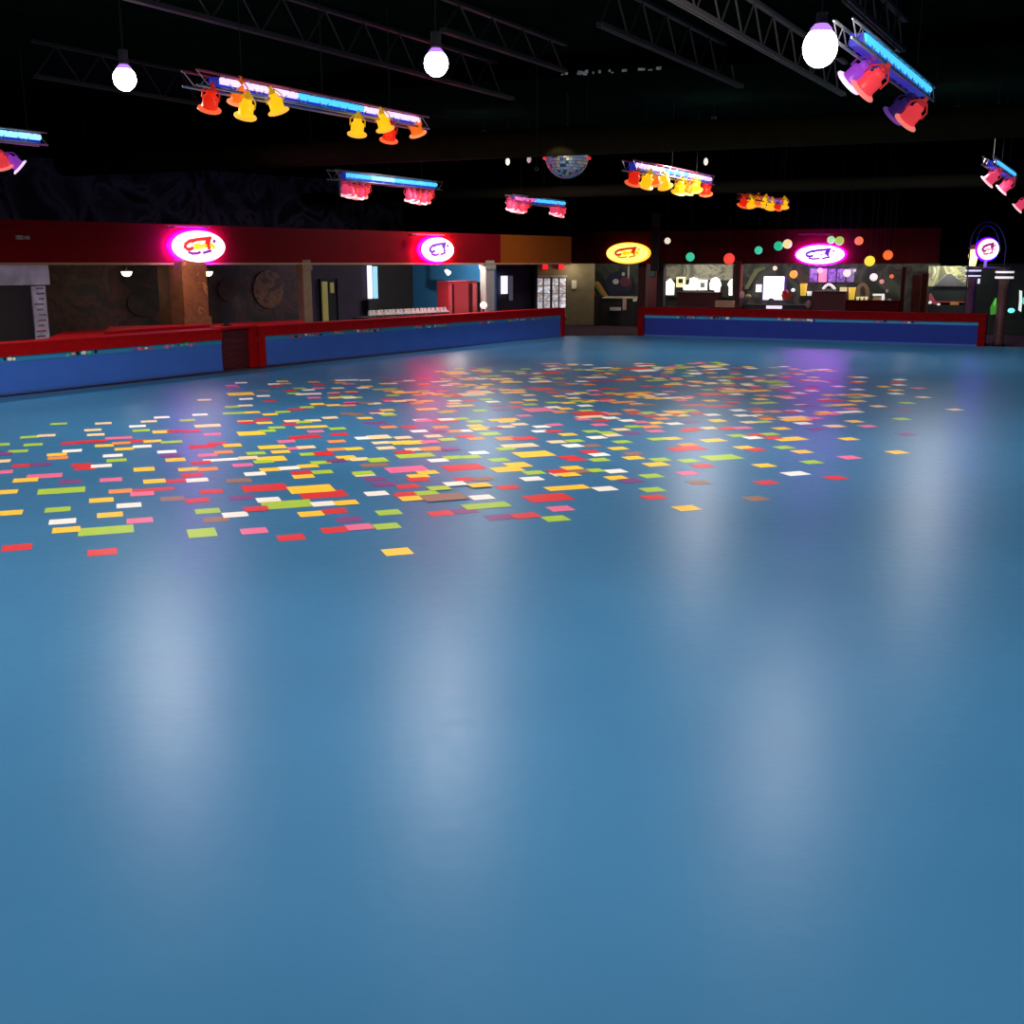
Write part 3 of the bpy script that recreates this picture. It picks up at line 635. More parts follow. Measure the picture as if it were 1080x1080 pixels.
r_blob(981, 319, 1.8, 1.6, .82, mat('white_lit_plastic', (235, 235, 220)), 'foot', root)
r_blob(990, 321, 1.8, 1.2, .82, mat('white_lit_plastic', (235, 235, 220)), 'foot', root)

# striped round columns with the violet round sign over them
CY = 38.0
def column(px, r, bands, zb, label):
    c = PD(px, 290, CY if px < 1040 else 34.5); c.z = 0
    root = thing('striped_column', c, label, 'column')
    Y = c.y; sc = 1.0
    zt = PD(px, bands[0][0] - .5, Y).z
    MB().lathe([(.001, 0), (r * 1.25, 0), (r * 1.25, .15), (r, .22), (r, zt), (.001, zt)], c, 18).build('shaft', mat('maroon_mottled_column', (70, 34, 38), .7, noise=.5, nscale=5), root, True)
    for y0, y1 in bands:
        za, zb_ = PD(px, y1, Y).z, PD(px, y0, Y).z
        MB().lathe([(.001, za), (r * 1.9, za), (r * 1.9, zb_), (.001, zb_)], c, 20).build('white_band', mat('white_band_glow', (235, 232, 232), .5, emit=(235, 232, 232), es=.8), root)
        MB().lathe([(r, zb_ - .001), (r * 1.7, zb_), (r * 1.7, zb_ + .1), (r, zb_ + .12)], c, 20).build('dark_band', mat('dark_violet_band', (50, 36, 60), .5), root)
    return root
column(1026, .135, [(290.2, 291.6), (284.6, 286.2)], 0, 'dark maroon column with two white bands, left of the violet round sign')
column(1059.5, .14, [(291.5, 293.8), (286, 288), ], 0, 'dark maroon column with white bands, right of the violet round sign')
c = PD(1025.5, 279, CY)
root = thing('amber_lantern', c, 'tall glowing yellow lantern standing on the left striped column', 'lantern')
zz = PD(1025.5, 280.5, CY).z; h = PD(1025.5, 263, CY).z - zz; cc = Vector((c.x, c.y, zz))
MB().lathe([(.001, 0), (.1, 0), (.13, h * .25), (.15, h * .6), (.13, h), (.001, h)], cc, 14).build('glass', mat('amber_glass', (255, 240, 150), .4, emit=(255, 236, 140), es=1.5), root, True)
MB().lathe([(.14, h), (.16, h + .03), (.09, h + .14), (.001, h + .16)], cc, 14).build('cap', mat('orange_brown_cap', (140, 66, 20), .5, emit=(140, 66, 20), es=.4), root)
MB().tube(cc - Vector((0, 0, .3)), cc, .07).build('base', M_DARK, root)
# dark iron arch
root = thing('iron_arch', PD(1042, 250, 37), 'faint dark iron arch rising above the violet round sign', 'arch')
for dy, rr_ in ((0, 19), (4, 13)):
    MB().path([PD(1042 + rr_ * math.cos(PI * (1 - i / 14)), 262 + dy - 28 * math.sin(PI * i / 14), 37) for i in range(15)], .018).build('hoop', mat('dark_iron', (26, 25, 28), .6), root)
q_ = PD(1023, 262, 37); MB().path([q_, Vector((q_.x, q_.y, 0))], .02).build('upright', mat('dark_iron', (60, 58, 66)), root)
q_ = PD(1061, 262, 37); MB().path([q_, Vector((q_.x, q_.y, 0))], .02).build('upright', mat('dark_iron', (60, 58, 66)), root)

# glowing game lights at the right edge
M_GRN = mat('green_glow', (110, 200, 70), .4, emit=(90, 190, 60), es=1.0)
root = thing('game_light', PR(1048, 322, .3), 'small glowing green and white pointed light between the striped columns', 'light')
rpoly([(1044.5, 332), (1044.5, 324), (1049.5, 314), (1051, 314.5), (1051.5, 331)], .3, mat('dim_green_glow', (60, 130, 40), .4, emit=(60, 140, 40), es=.7), 'green_panel', parent=root)
rpoly([(1048.5, 324), (1048, 320), (1050.5, 314), (1051, 316)], .22, M_GRN, 'bright_edge', parent=root)
blob('cyan_light', 1066.5, 327.5, 4, 2.6, .2, mat('cyan_glow', (140, 240, 220), .4, emit=(110, 235, 215), es=1.3), 'small glowing cyan light right of the right striped column', 'light')
root = thing('white_game_light', PR(1076, 318, .2), 'thin upright glowing white shape at the right edge', 'light')
rpoly([(1074, 327), (1077, 329), (1078, 318), (1078, 307), (1075, 306), (1075, 316)], .2, mat('pale_white_glow', (220, 235, 225), .4, emit=(215, 235, 225), es=1.0), 'body', parent=root)
r_blob(1080, 317, 2, 4, .3, mat('teal_glow', (70, 190, 170), .4, emit=(70, 190, 170), es=.8), 'teal_part', root)
slab('wall_right', PR(1030, 300, .9), PR(1200, 300, .9), 0, 2.6, .12, mat('dark_green_wall', (22, 32, 18), .8, noise=.3), RN)
o = thing('white_tag', PD(1032, 297, 37.6), 'tiny white tag beside the top of the left striped column', 'tag')
MB().box(PD(1032.3, 296.5, 37.6), (.07, .03, .16)).build('tag_plate', mat('white_band_glow', (235, 232, 232)), o)

# ------------------------------------------------------------------ round party lanterns over the bar
LAN = [(704, 254, 3.3, (235, 225, 200), 'cream white', 'high above the pillar left of the white shapes'),
       (728, 271, 4.6, (60, 190, 150), 'teal', 'over the left part of the white-shape window'),
       (769, 273, 5.8, (240, 70, 55), 'bright red', 'left of the orange-striped pillar'),
       (800, 264, 4.2, (70, 200, 165), 'teal', 'above the small glowing white box'),
       (821, 259.5, 4.8, (40, 180, 135), 'deep teal', 'touching the cream one left of the violet oval sign'),
       (830.5, 257.3, 4.8, (240, 220, 160), 'cream', 'just left of the violet oval sign'),
       (876.5, 253, 4, (170, 225, 165), 'pale green', 'above the right half of the violet oval sign'),
       (885.5, 254, 4.6, (165, 195, 95), 'olive green', 'above the right end of the violet oval sign'),
       (906, 254, 4.4, (240, 120, 85), 'salmon', 'up to the right of the violet oval sign'),
       (917.3, 275.3, 5.4, (235, 220, 60), 'bright yellow', 'right of the violet oval sign'),
       (936.5, 269, 5, (240, 105, 45), 'orange', 'highest at the far right of the bar'),
       (837, 289.3, 4.2, (240, 170, 70), 'amber', 'right of the big bright screen'),
       (893.5, 288, 4, (245, 225, 225), 'white', 'in front of the menu board'),
       (921.5, 292.3, 4, (245, 230, 230), 'white', 'under the bright yellow one'),
       (930, 297, 2.4, (205, 130, 130), 'small pink', 'right of the white one under the yellow one'),
       (817.3, 282.8, 2.4, (235, 215, 190), 'small cream', 'just over the big bright screen'),
       (865, 285.5, 3, (245, 200, 210), 'pinkish white', 'in front of the menu board under the violet oval sign'),
       (940.5, 291.5, 2.2, (220, 100, 40), 'small orange', 'low at the far right of the bar'),
       (901.5, 285.3, 1.6, (205, 205, 205), 'tiny white', 'at the right end of the menu board')]
for i, (px, py, r, c, nm, where) in enumerate(LAN):
    q = PR(px, py, -.45); R_ = r * q.y / 1182
    root = thing('round_lantern', q, '%s round glowing lantern %s' % (nm, where), 'lantern', 'round lanterns over the snack bar')
    MB().ball(q, R_, 16, 10).build('globe', mat('lantern_%s' % nm.replace(' ', '_'), c, .5, emit=c, es=.95), root, True)
    MB().tube(q + Vector((0, 0, R_ * .95)), q + Vector((0, 0, R_ + .05)), R_ * .25, 8).build('cap', M_DARK, root)
    MB().tube(q + Vector((0, 0, R_)), Vector((q.x, q.y, CEIL)), .008, 4).build('cord', M_BLACK, root)

# ------------------------------------------------------------------ oval neon signs
def oval(o, d, n, rx, rz, k=40): return [o + d * (rx * math.cos(2 * PI * i / k)) + Vector((0, 0, rz * math.sin(2 * PI * i / k))) for i in range(k)]
def sign(c, d, n, rx, rz, label, face, fe, tube, te, word, we, lower, gap=.16, post=None):
    """n points towards the viewer; lit face, coloured tube behind it that washes the wall, script lettering"""
    root = thing('oval_neon_sign', c, label, 'sign'); Z = Vector((0, 0, 1))
    MB().prism(oval(c, d, n, rx, rz), n * .06).build('lit_face', mat(face[0], face[1], .4, emit=face[1], es=fe), root)
    k = 40; pts = oval(c - n * .10, d, n, rx * 1.03, rz * 1.04, k)
    MB().path(pts + [pts[0]], .035, 6).build('neon_tube', mat(tube[0], tube[1], .4, emit=tube[1], es=te), root)
    MB().prism(oval(c + n * .0, d, n, rx * .55, rz * .5, 20), -n * gap).build('back_box', M_DARK, root)
    f = c + n * .075
    def st(pts, name, m, r=.022):
        MB().path([f + d * (x * rx * 1.05) + Z * (z * rz * 1.0) for x, z in pts], r * rz / .42, 6).build(name, m, root)
    mu = mat(word[0][0], word[0][1], .4, emit=word[0][1], es=we)
    ml = mat(word[1][0], word[1][1], .4, emit=word[1][1], es=we)
    mp = mat(lower[0], lower[1], .4, emit=lower[1], es=.5)
    # script word: leaning capital loop, small letters, tall loop, final swash
    st([(-.18, .40), (-.36, .34), (-.54, .10), (-.52, -.14), (-.38, -.20), (-.26, -.10)], 'script_letter', mu, .05)
    st([(-.22, -.12), (-.12, .14), (-.02, .10), (-.04, -.10), (-.12, -.12), (-.16, .0)], 'script_letter', ml, .05)
    st([(.02, .12), (.05, -.10), (.13, .08), (.2, .12), (.22, -.08)], 'script_letter', ml, .05)
    st([(.2, .0), (.3, .48), (.36, .44), (.28, -.06), (.36, -.08)], 'script_letter', mu, .05)
    st([(.36, .04), (.44, .16), (.48, .06), (.42, -.04), (.54, -.02)], 'script_letter', ml, .05)
    st([(-.30, .30), (-.1, .44), (.2, .50), (.42, .56)], 'script_overline', mu, .05)
    st([(-.44, -.36), (-.3, -.46), (-.1, -.44), (.0, -.36)], 'underline_stroke', mp, .04)
    st([(.1, -.42), (.24, -.34), (.4, -.26)], 'underline_stroke', mp, .04)
    st([(.5, .40), (.56, .32)], 'accent_stroke', mp, .05)
    if post: post(root)
    return root
WHITEF = ('white_sign_face', (255, 246, 252)); MAG = ('magenta_neon', (172, 0, 232)); PNK = ('pink_neon', (255, 0, 110)); VIO = ('violet_neon', (30, 0, 255))
RED_L = ('red_letter', (225, 40, 40)); YEL_L = ('yellow_letter', (255, 214, 60)); PUR = ('purple_stroke', (150, 40, 190)); VL = ('dim_violet_letter', (110, 50, 160)); WL = ('white_letter', (250, 235, 250))
def lsz(px, py, w, h, off):
    c = PL(px, py, off); return c, (PL(px + w / 2, py, off) - PL(px - w / 2, py, off)).length / 2, (PL(px, py - h / 2, off).z - PL(px, py + h / 2, off).z) / 2
c, rx, rz = lsz(209, 260, 55, 33, -.2)
sign(c, FD, -FN, rx, rz, 'white oval neon sign with red and yellow script and magenta glow, above the brown pillar', WHITEF, 1.6, MAG, 120, (RED_L, YEL_L), .9, PUR)
c, rx, rz = lsz(461, 263.3, 33, 25, -.2)
sign(c, FD, -FN, rx, rz, 'white oval neon sign with pink glow above the blue bay', ('bright_white_face', (252, 250, 250)), 1.5, PNK, 130, (VL, WL), .8, PUR)
def rsz(px, py, w, h, off):
    c = PR(px, py, off); return c, (PR(px + w / 2, py, off) - PR(px - w / 2, py, off)).length / 2, (PR(px, py - h / 2, off).z - PR(px, py + h / 2, off).z) / 2
c, rx, rz = rsz(662, 267, 44, 20, -.25)
sign(c, V, -RN, rx, rz, 'yellow oval neon sign with red and gold script, right of the amber-lit fascia end', ('pale_yellow_face', (250, 245, 130)), 1.1, ('amber_neon', (230, 150, 30)), 2.5, (('deep_red_letter', (200, 40, 10)), ('gold_letter', (255, 205, 0))), .9, ('orange_stroke', (255, 190, 40)))
c, rx, rz = rsz(865, 268.5, 51, 20, -.25)
sign(c, V, -RN, rx, rz, 'white oval neon sign with violet glow over the snack bar menu board', WHITEF, 1.6, MAG, 80, (('violet_letter', (110, 20, 190)), WL), .9, PUR)
one(pr_quad(978, 321.5, 1021, 334, .8, .5, mat('near_black_laminate', (24, 20, 18)), 'low_cabinet', at=PR(1000, 334, .8)), 'low black cabinet under the landscape panel', 'cabinet')
c = PD(1042, 263, 36.5); R_ = 10.6 * 36.5 / 1182
sg = sign(c, Vector((1, -.1, 0)).normalized(), Vector((-.1, -1, 0)).normalized(), R_, R_, 'round white neon sign with violet glow standing above the striped columns', ('rose_white_face', (255, 232, 245)), 1.3, VIO, 40, (('plum_letter', (150, 30, 110)), ('rose_letter', (250, 190, 215))), .8, ('rose_stroke', (225, 120, 150)))
MB().tube(Vector((c.x, c.y + .1, PD(1042, 283, 36.5).z)), c + Vector((0, .1, -R_ * .6)), .05).build('stem', mat('pale_violet_stem', (150, 110, 190), .4, emit=(150, 110, 190), es=.5), sg)
cb = Vector((c.x, c.y + .1, PD(1042, 283, 36.5).z))
root = thing('sign_beam', cb, 'dark beam joining the two striped columns under the round violet sign', 'beam')
q1 = Vector((PD(1026, 283, CY).x, PD(1026, 283, CY).y, cb.z)); q2 = Vector((PD(1059.5, 283, 34.5).x, 34.5, cb.z))
MB().tube(q1, q2, .04).build('beam_tube', M_DARK, root)
# light-coloured top hood strips over the signs
for (px, w, pl, y, lab) in ((200, 44, 1, 239.5, 'thin pinkish metal hood above the first oval sign on the red band'), (452, 34, 1, 248, 'thin pinkish metal hood above the oval sign over the blue bay'), (860, 36, 0, 247.5, 'thin grey metal hood above the violet oval sign')):
    if pl: a, b_ = PL(px - w / 2, y, -.3), PL(px + w / 2, y, -.3); nn, dd = FN, FD
    else: a, b_ = PR(px - w / 2, y, -.3), PR(px + w / 2, y, -.3); nn, dd = RN, V
    root = thing('sign_hood', (a + b_) / 2, lab, 'hood'); L = (b_ - a).xy.length
    MB().hexa(Vector((a.x, a.y, (a.z + b_.z) / 2)), dd * L, nn * .16, (0, 0, .03)).build('hood_sheet', mat('rosy_metal', (150, 110, 130), .5), root)
    for t in (.1, .9): MB().hexa(Vector((a.x, a.y, (a.z + b_.z) / 2 - .02)) + dd * (L * t), dd * .03, nn * .34, (0, 0, .03)).build('bracket', M_DARK, root)
# signboard post seen beside the yellow oval sign, white sensor on the red band
o = thing('hanging_post', PR(690, 255, -.6), 'dark vertical post between the yellow oval sign and the cream white lantern', 'post')
MB().hexa(PR(686, 286, -.6), V * .3, RN * .1, (0, 0, 2.2)).build('shaft', mat('dark_brown_pillar', (30, 16, 12)), o)
root = thing('wall_fixture', PL(22, 250.5, -.05), 'small grey fixture on the red band near the left edge', 'fixture')
c = PL(20, 250.5, -.03)
MB().box(c, (.14, .1, .09), FD).build('body', mat('dull_grey_fixture', (140, 120, 115), .5), root)
MB().box(c + FD * .17, (.12, .08, .07), FD).build('second_head', mat('dull_grey_fixture', (140, 120, 115)), root)

# ------------------------------------------------------------------ high-bay lamps
M_GLOBE = mat('white_hot_lamp_glass', (255, 250, 255), .4, emit=(255, 248, 255), es=GLOBE_E)
def highbay():
    root = thing('high_bay_lamp', (0, 0, 0), '', 'lamp', 'white high bay lamps under the roof')
    MB().ball((0, 0, 0), .178, 18, 12, (1, 1, 1.05)).build('glass_globe', M_GLOBE, root, True)
    MB().lathe([(.001, .15), (.08, .15), (.12, .145), (.12, .13), (.11, .17), (.07, .21), (.001, .21)], (0, 0, 0), 18).build('collar', mat('violet_white_collar', (225, 190, 245), .3, emit=(190, 130, 240), es=1.2), root, True)  # violet halo above the globe imitated by a glowing collar
    MB().lathe([(.001, .21), (.07, .21), (.07, .4), (.001, .4)], (0, 0, 0), 14).build('ballast', M_DARK, root)
    MB().tube((0, 0, .4), (0, 0, CEIL - LZ - .02), .012, 5).build('cord', M_BLACK, root)
    return root
LZ, LZ2 = 5.15, 5.95
hb = highbay()
vis = [((131.5, 83), 'white high bay lamp at the left, hanging by the roof joist above the left wall', .92), ((460, 67), 'white high bay lamp in the middle, beside the long roof joist end', 1.0), ((865, 50), 'biggest white high bay lamp, right next to the steep blue light truss', 1.2)]
spots = [(P(*p, LZ), l, s) for p, l, s in vis]
spots += [(P(735, 590, -LZ2), 'high bay lamp hidden behind the brown duct, seen mirrored in the floor right of centre', 1.0),
          (P(968, 610, -LZ2), 'high bay lamp hidden behind the brown duct, seen mirrored in the floor at the right', 1.0),
          (P(512, 563, -LZ2), 'high bay lamp hidden behind the brown duct, seen mirrored in the floor at the centre', 1.0)]
for i, (p, l, s) in enumerate(spots):
    o = hb if i == 0 else copy_tree(hb); o.location = (p.x, p.y, LZ if i < 3 else LZ2); o['label'] = l
    if i >= 3:
        for ch in o.children:
            if ch.name.startswith('cord'): ch.scale = (1, 1, .42); ch.location.z = .232
    if s != 1.0:
        for ch in o.children:
            if ch.name.startswith(('glass_globe', 'collar')): ch.scale = (s, s, s * (1.08 if s > 1 else 1))
rows = [(p.x, p.y, LAMP_K[i]) for i, (p, l, s) in enumerate(spots)] + OFF_LAMPS
for i, (x, y, k) in enumerate(rows):
    if i >= len(spots):
        o = copy_tree(hb); o.location = (x, y, LZ); o['label'] = 'high bay lamp hanging outside the picture over the near part of the rink'
    ld = bpy.data.lights.new('high_bay_light', 'SPOT'); ld.energy = LAMP_W * k; ld.color = LAMP_COL
    ld.spot_size = math.radians(172); ld.spot_blend = .35; ld.shadow_soft_size = .25
    lo = bpy.data.objects.new('high_bay_light', ld); COL.objects.link(lo); lo.location = (x, y, (LZ2 if 3 <= i < 6 else LZ) - .24)

# ------------------------------------------------------------------ roof steel and ducts
M_JOIST = mat('grey_joist_steel', (46, 43, 40), .6, metal=.2)
def joist(px, py, zb, t0, t1, label, M_JOIST=M_JOIST):
    """open-web joist along UC whose bottom chord passes the sight line at (px, py)"""
    c = P(px, py, zb); a, b = c + UC * t0, c + UC * t1; root = thing('roof_joist', (a + b) / 2, label, 'joist'); h = CEIL - .05 - zb
    w = Vector((-UC.y, UC.x, 0))
    for s in (-1, 1): MB().hexa(a + w * (.035 * s) - w * .02, b - a, w * .04, (0, 0, .07)).build('bottom_chord', M_JOIST, root)
    MB().hexa(a + Vector((0, 0, h - .05)) - w * .05, b - a, w * .1, (0, 0, .06)).build('top_chord', M_JOIST, root)
    m = MB(); n = int((t1 - t0) / .55); k = 0
    for i in range(n):
        p = a + UC * (i * .55); q = a + UC * ((i + 1) * .55)
        z0, z1 = (0.03, h - .03) if i % 2 == 0 else (h - .03, .03)
        m.tube(p + Vector((0, 0, z0)), q + Vector((0, 0, z1)), .016, 5)
    tag(m.build('web_rods', M_JOIST, root), kind=None)
joist(90, 91, 6.05, -1.2, 3.4, 'grey open-web roof joist beside the left high bay lamp')
joist(365, 60, 6.05, -5.5, 6, 'grey open-web roof joist running to the middle high bay lamp')
joist(785, 43, 6.05, -4.5, 7, 'bright open-web roof joist running down towards the biggest high bay lamp', mat('joist_steel_lit', (125, 114, 100), .6, spec=.2))  # lamp light on this joist put into a lighter steel colour
joist(660, 40, 6.05, -1, 6, 'faint open-web roof joist between the middle and the biggest lamp')
joist(500, 45, 6.2, -1, 3.5, 'faint open-web roof joist just right of the middle high bay lamp')
joist(915, 22, 6.2, -1.5, 3, 'open-web roof joist behind the top of the steep blue light truss')
M_DUCT = mat('brown_duct_paint', (44, 37, 17), .85, spec=.03, noise=.15, nscale=2)
def duct(px, py, zc, r, m, label):
    c = P(px, py, zc + r); root = thing('air_duct', c, label, 'duct')
    a, b = c - V * 26, c + V * 24; dn = Vector((0, 0, r))
    MB().tube(a - dn, b - dn, r, 28).build('duct_tube', m, root, True)
    for k in range(9):
        p = a + V * (2 + k * 5.6) - dn
        MB().tube(p, p + V * .06, r * 1.03, 28).build('seam_ring', m, root, True)
    for k in range(6):
        p = a + V * (4 + k * 8); MB().tube(p - Vector((0, 0, .03)), Vector((p.x, p.y, CEIL)), .012, 5).build('hanger', M_BLACK, root)
    return c
DUCT_C = duct(540, 137, 5.45, .34, M_DUCT, 'wide brown round air duct under the roof, in front of the mirror ball')
duct(760, 191, 4.85, .19, mat('dim_brown_duct', (34, 32, 22), .9, spec=.02), 'second, farther and darker round air duct crossing under the roof')

# cross purlin with shiny foil specks
c = P(640, 77, 6.35); root = thing('roof_purlin', c, 'dark roof purlin with torn shiny foil specks, above the wide brown duct', 'purlin')
MB().hexa(c - V * 9, V * 18, RN * .12, (0, 0, .42)).build('beam', M_NIGHT, root)
mf = mat('torn_foil', (240, 235, 220), .45)
rr = random.Random(11)
for t in [-1.1 + rr.random() * 1.0 for _ in range(11)] + [rr.random() * 1.1 for _ in range(9)] + [5.3 + rr.random() * .8 for _ in range(8)]:
    p = c + V * t - RN * .015 + Vector((0, 0, rr.uniform(-.02, .03)))
    MB().hexa(p, V * rr.uniform(.03, .11), -RN * .01, (0, 0, rr.uniform(.02, .06))).build('foil_speck', mf, root)

# mirror ball behind the duct
def mirror_ball():
    q = PP(598, 166, DUCT_C + RN * 1.25, V); q.z = PD(598, 164.5, q.y).z
    R_ = 22.5 * q.y / 1182; root = thing('mirror_ball', q, 'big mirror ball whose lower half shows under the brown duct', 'mirror ball')
    mb = MB(); rr = random.Random(5)
    K = 22
    for j in range(K):
        t0, t1 = PI * j / K, PI * (j + 1) / K; n = max(5, int(44 * math.sin((t0 + t1) / 2)))
        for i in range(n):
            f0, f1 = 2 * PI * i / n, 2 * PI * (i + .9) / n
            pt = lambda t, f: q + Vector((math.sin(t) * math.cos(f), math.sin(t) * math.sin(f), math.cos(t))) * R_
            mb.add([pt(t0 + .01, f0), pt(t1 - .01, f0), pt(t1 - .01, f1), pt(t0 + .01, f1)], [(0, 1, 2, 3)], rr.choice((0, 0, 0, 1, 1, 2, 3, 4)))
    def facet(nm, c, e): return mat(nm, c, .4, metal=.45)
    mb.build('mirror_facets', [facet('mirror_blue_grey', (120, 150, 180), .35), facet('mirror_grey', (150, 155, 170), .4), facet('mirror_yellow', (185, 180, 110), .4), facet('mirror_rose', (170, 110, 130), .4), facet('mirror_dark', (50, 60, 75), .2)], root)
    MB().ball(q, R_ * .985, 24, 14).build('core', M_DARK, root, True)
    MB().tube(q + Vector((0, 0, R_)), Vector((q.x, q.y, CEIL)), .02).build('hanger', M_BLACK, root)
    global MBALL; MBALL = q.copy()
    for s in (-1, 1):
        c = PD(598 + s * 23.5, 167, q.y - .3); o = MB().ball(c, .045, 10, 6).build('red_pin_lamp', mat('red_pin_glow', (220, 30, 50), .4, emit=(220, 30, 50), es=.9), None, True, at=c)
        tag(o, 'tiny red lamp at the %s rim of the mirror ball' % ('left' if s < 0 else 'right'), 'lamp')
mirror_ball()
PIN = PD(566, 178, 24.0)  # added lamp, put in only to brighten the mirror ball
root = thing('added_pin_spot', PIN, 'small black pin spot lamp added to brighten the mirror ball', 'lamp')
MB().tube(PIN, PIN + Vector((-.02, -.16, .0)), .05, 12, .035).build('lamp_body', M_BLACK, root)
MB().tube(PIN + Vector((0, -.08, .04)), Vector((PIN.x, PIN.y - .08, CEIL - .03)), .008, 4).build('hanger', M_BLACK, root)
ld = bpy.data.lights.new('added_pin_light', 'SPOT'); ld.energy = 950; ld.spot_size = math.radians(14); ld.spot_blend = .5; ld.shadow_soft_size = .04; ld.color = (.9, .95, 1)
lo = bpy.data.objects.new('added_pin_light', ld); COL.objects.link(lo); lo.location = PIN + Vector((0, .03, 0))
lo.rotation_euler = (MBALL - Vector((0, 0, .3)) - lo.location).to_track_quat('-Z', 'Y').to_euler()
for px, py, l in ((535.5, 170.5, 'tiny white far lamp left of the mirror ball'), (744.5, 170.5, 'tiny white far lamp above the light truss with eight warm lights'), (558, 168, 'dim grey far lamp between the tiny white lamp and the mirror ball')):
    c = PD(px, py, 36); root = thing('far_lamp', c, l, 'lamp'); e = .25 if 'dim' in l else 1.0
    MB().ball(c, .07, 10, 8, (1, 1, 1.6)).build('bulb', mat('far_bulb_dim' if e < .5 else 'far_bulb', (240, 235, 220), .4, emit=(240, 235, 220), es=e), root, True)
    MB().tube(c + Vector((0, 0, .1)), Vector((c.x, c.y, CEIL)), .01, 4).build('cord', M_BLACK, root)

# ------------------------------------------------------------------ light trusses and stage lights
def neon(nm, c=(255, 255, 255), e=1.0): return mat(nm, c, .4, emit=c, es=e)
M_CYAN = neon('cyan_blue_tube', (70, 185, 255), 1.4); M_DBLUE = mat('blue_lit_housing', (40, 50, 170), .4, emit=(40, 50, 190), es=.5)
M_VTUBE = neon('violet_white_tube', (225, 200, 255), 1.35); M_ALUR = mat('aluminium_red_lit', (200, 90, 110), .35, metal=.5)
def truss(x0, y0, x1, y1, z, label, w=.26, h=.2, segs=None, chord=None, ends=.12):
    """box truss; the sight lines give the centre of its two ends, its height z, its direction is UC"""
    a = P(x0, y0, z)
    # length so that the far end falls on x1
    k = (x1 - 540) / F_PX; sc = P(x1, y1, z)
    lo, hi = 0.1, 40.0
    def pxof(t):
        p = a + UC * t; y = p.y * math.cos(TH) - (p.z - EYE) * math.sin(TH); return 540 + F_PX * p.x / y
    for _ in range(50):
        mid = (lo + hi) / 2
        if pxof(mid) < x1: lo = mid
        else: hi = mid
    L = lo; b = a + UC * L; n = Vector((-UC.y, UC.x, 0)); root = thing('light_truss', (a + b) / 2, label, 'light truss')
    ch = chord or M_ALU
    for s in (-1, 1):
        for v in (-1, 1):
            MB().tube(a + n * (s * w / 2) + Vector((0, 0, v * h / 2)), b + n * (s * w / 2) + Vector((0, 0, v * h / 2)), .022, 8).build('chord', ch if v > 0 else M_ALU, root, True)
    m = MB(); N = max(4, int(L / .25))
    for s in (-1, 1):
        for i in range(N):
            v = -1 if i % 2 else 1
            m.tube(a + UC * (L * i / N) + n * (s * w / 2) + Vector((0, 0, v * h / 2)), a + UC * (L * (i + 1) / N) + n * (s * w / 2) - Vector((0, 0, v * h / 2)), .009, 5)
    m.build('lattice', M_ALU, root)
    segs = segs or [M_CYAN] * 4; e0, e1 = L * ends, L * (1 - ends * .55); q = (e1 - e0) / len(segs)
    hs = MB().hexa(a + UC * e0 - n * .09 - Vector((0, 0, h * .38)), UC * (e1 - e0), n * .18, (0, 0, h * .72)); hs.build('tube_housing', M_DBLUE, root)
    for i, sm in enumerate(segs):
        MB().tube(a + UC * (e0 + q * i + .02) - n * .10 + Vector((0, 0, .02)), a + UC * (e0 + q * (i + 1) - .02) - n * .10 + Vector((0, 0, .02)), h * .24, 8).build('light_tube', sm, root, True)
    for t in (.18, .5, .82):
        p = a + UC * (L * t); MB().tube(p + Vector((0, 0, h / 2)), Vector((p.x, p.y, CEIL - .03)), .008, 4).build('cable', M_BLACK, root)
    return a, b, n
PROTO = {}
def can_proto(key, body, rim, eb, er):
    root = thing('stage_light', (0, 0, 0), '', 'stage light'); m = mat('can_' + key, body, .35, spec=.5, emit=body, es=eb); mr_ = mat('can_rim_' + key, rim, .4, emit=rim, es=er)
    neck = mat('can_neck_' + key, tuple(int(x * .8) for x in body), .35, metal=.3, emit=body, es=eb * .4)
    MB().lathe([(.001, .16), (.06, .16), (.075, .12), (.075, .06), (.115, .03), (.115, -.14), (.125, -.17), (.105, -.17), (.1, .02), (.001, .04)], (0, 0, 0), 16).build('can', m, root, True)
    MB().lathe([(.11, -.165), (.175, -.205), (.175, -.222), (.10, -.19)], (0, 0, 0), 16).build('gel_rim', mr_, root)
    MB().path([(-.13, 0, -.02), (-.13, 0, .12), (-.05, 0, .24), (.05, 0, .24), (.13, 0, .12), (.13, 0, -.02)], .012, 5).build('yoke', neck, root)
    MB().box((0, 0, .27), (.05, .05, .08)).build('clamp', neck, root)
    MB().lathe([(.001, .25), (.05, .24), (.06, .17), (.001, .15)], (0, 0, 0), 12).build('cable_cap', neck, root, True)
    return root
CANS = {'red': ((240, 40, 12), (255, 110, 60), .7, .8), 'orange': ((250, 110, 20), (255, 150, 90), .8, .9), 'yellow': ((255, 195, 15), (255, 190, 60), .9, .8),
        'pink': ((240, 70, 110), (255, 200, 205), .75, 1.0), 'coral': ((235, 60, 65), (250, 130, 120), .75, .8), 'violet': ((150, 60, 190), (245, 220, 250), .6, 1.0), 'dark violet': ((60, 36, 110), (110, 70, 160), .3, .5)}
def can(px, py, tr, color, label, lean=0., side=0., scale=1.0, push=0.):
    a, b, n = tr; c = PP(px, py, a - n * push, UC)
    if color not in PROTO: PROTO[color] = o = can_proto(color.replace(' ', '_'), *CANS[color])
    else: o = copy_tree(PROTO[color])
    o.location = c; o.rotation_euler = (side + .45, lean, 0); o.scale = (scale * 1.1, scale * 1.1, scale * .84)
    o['label'] = label; o['category'] = 'stage light'; o['group'] = 'coloured stage lights on the trusses'
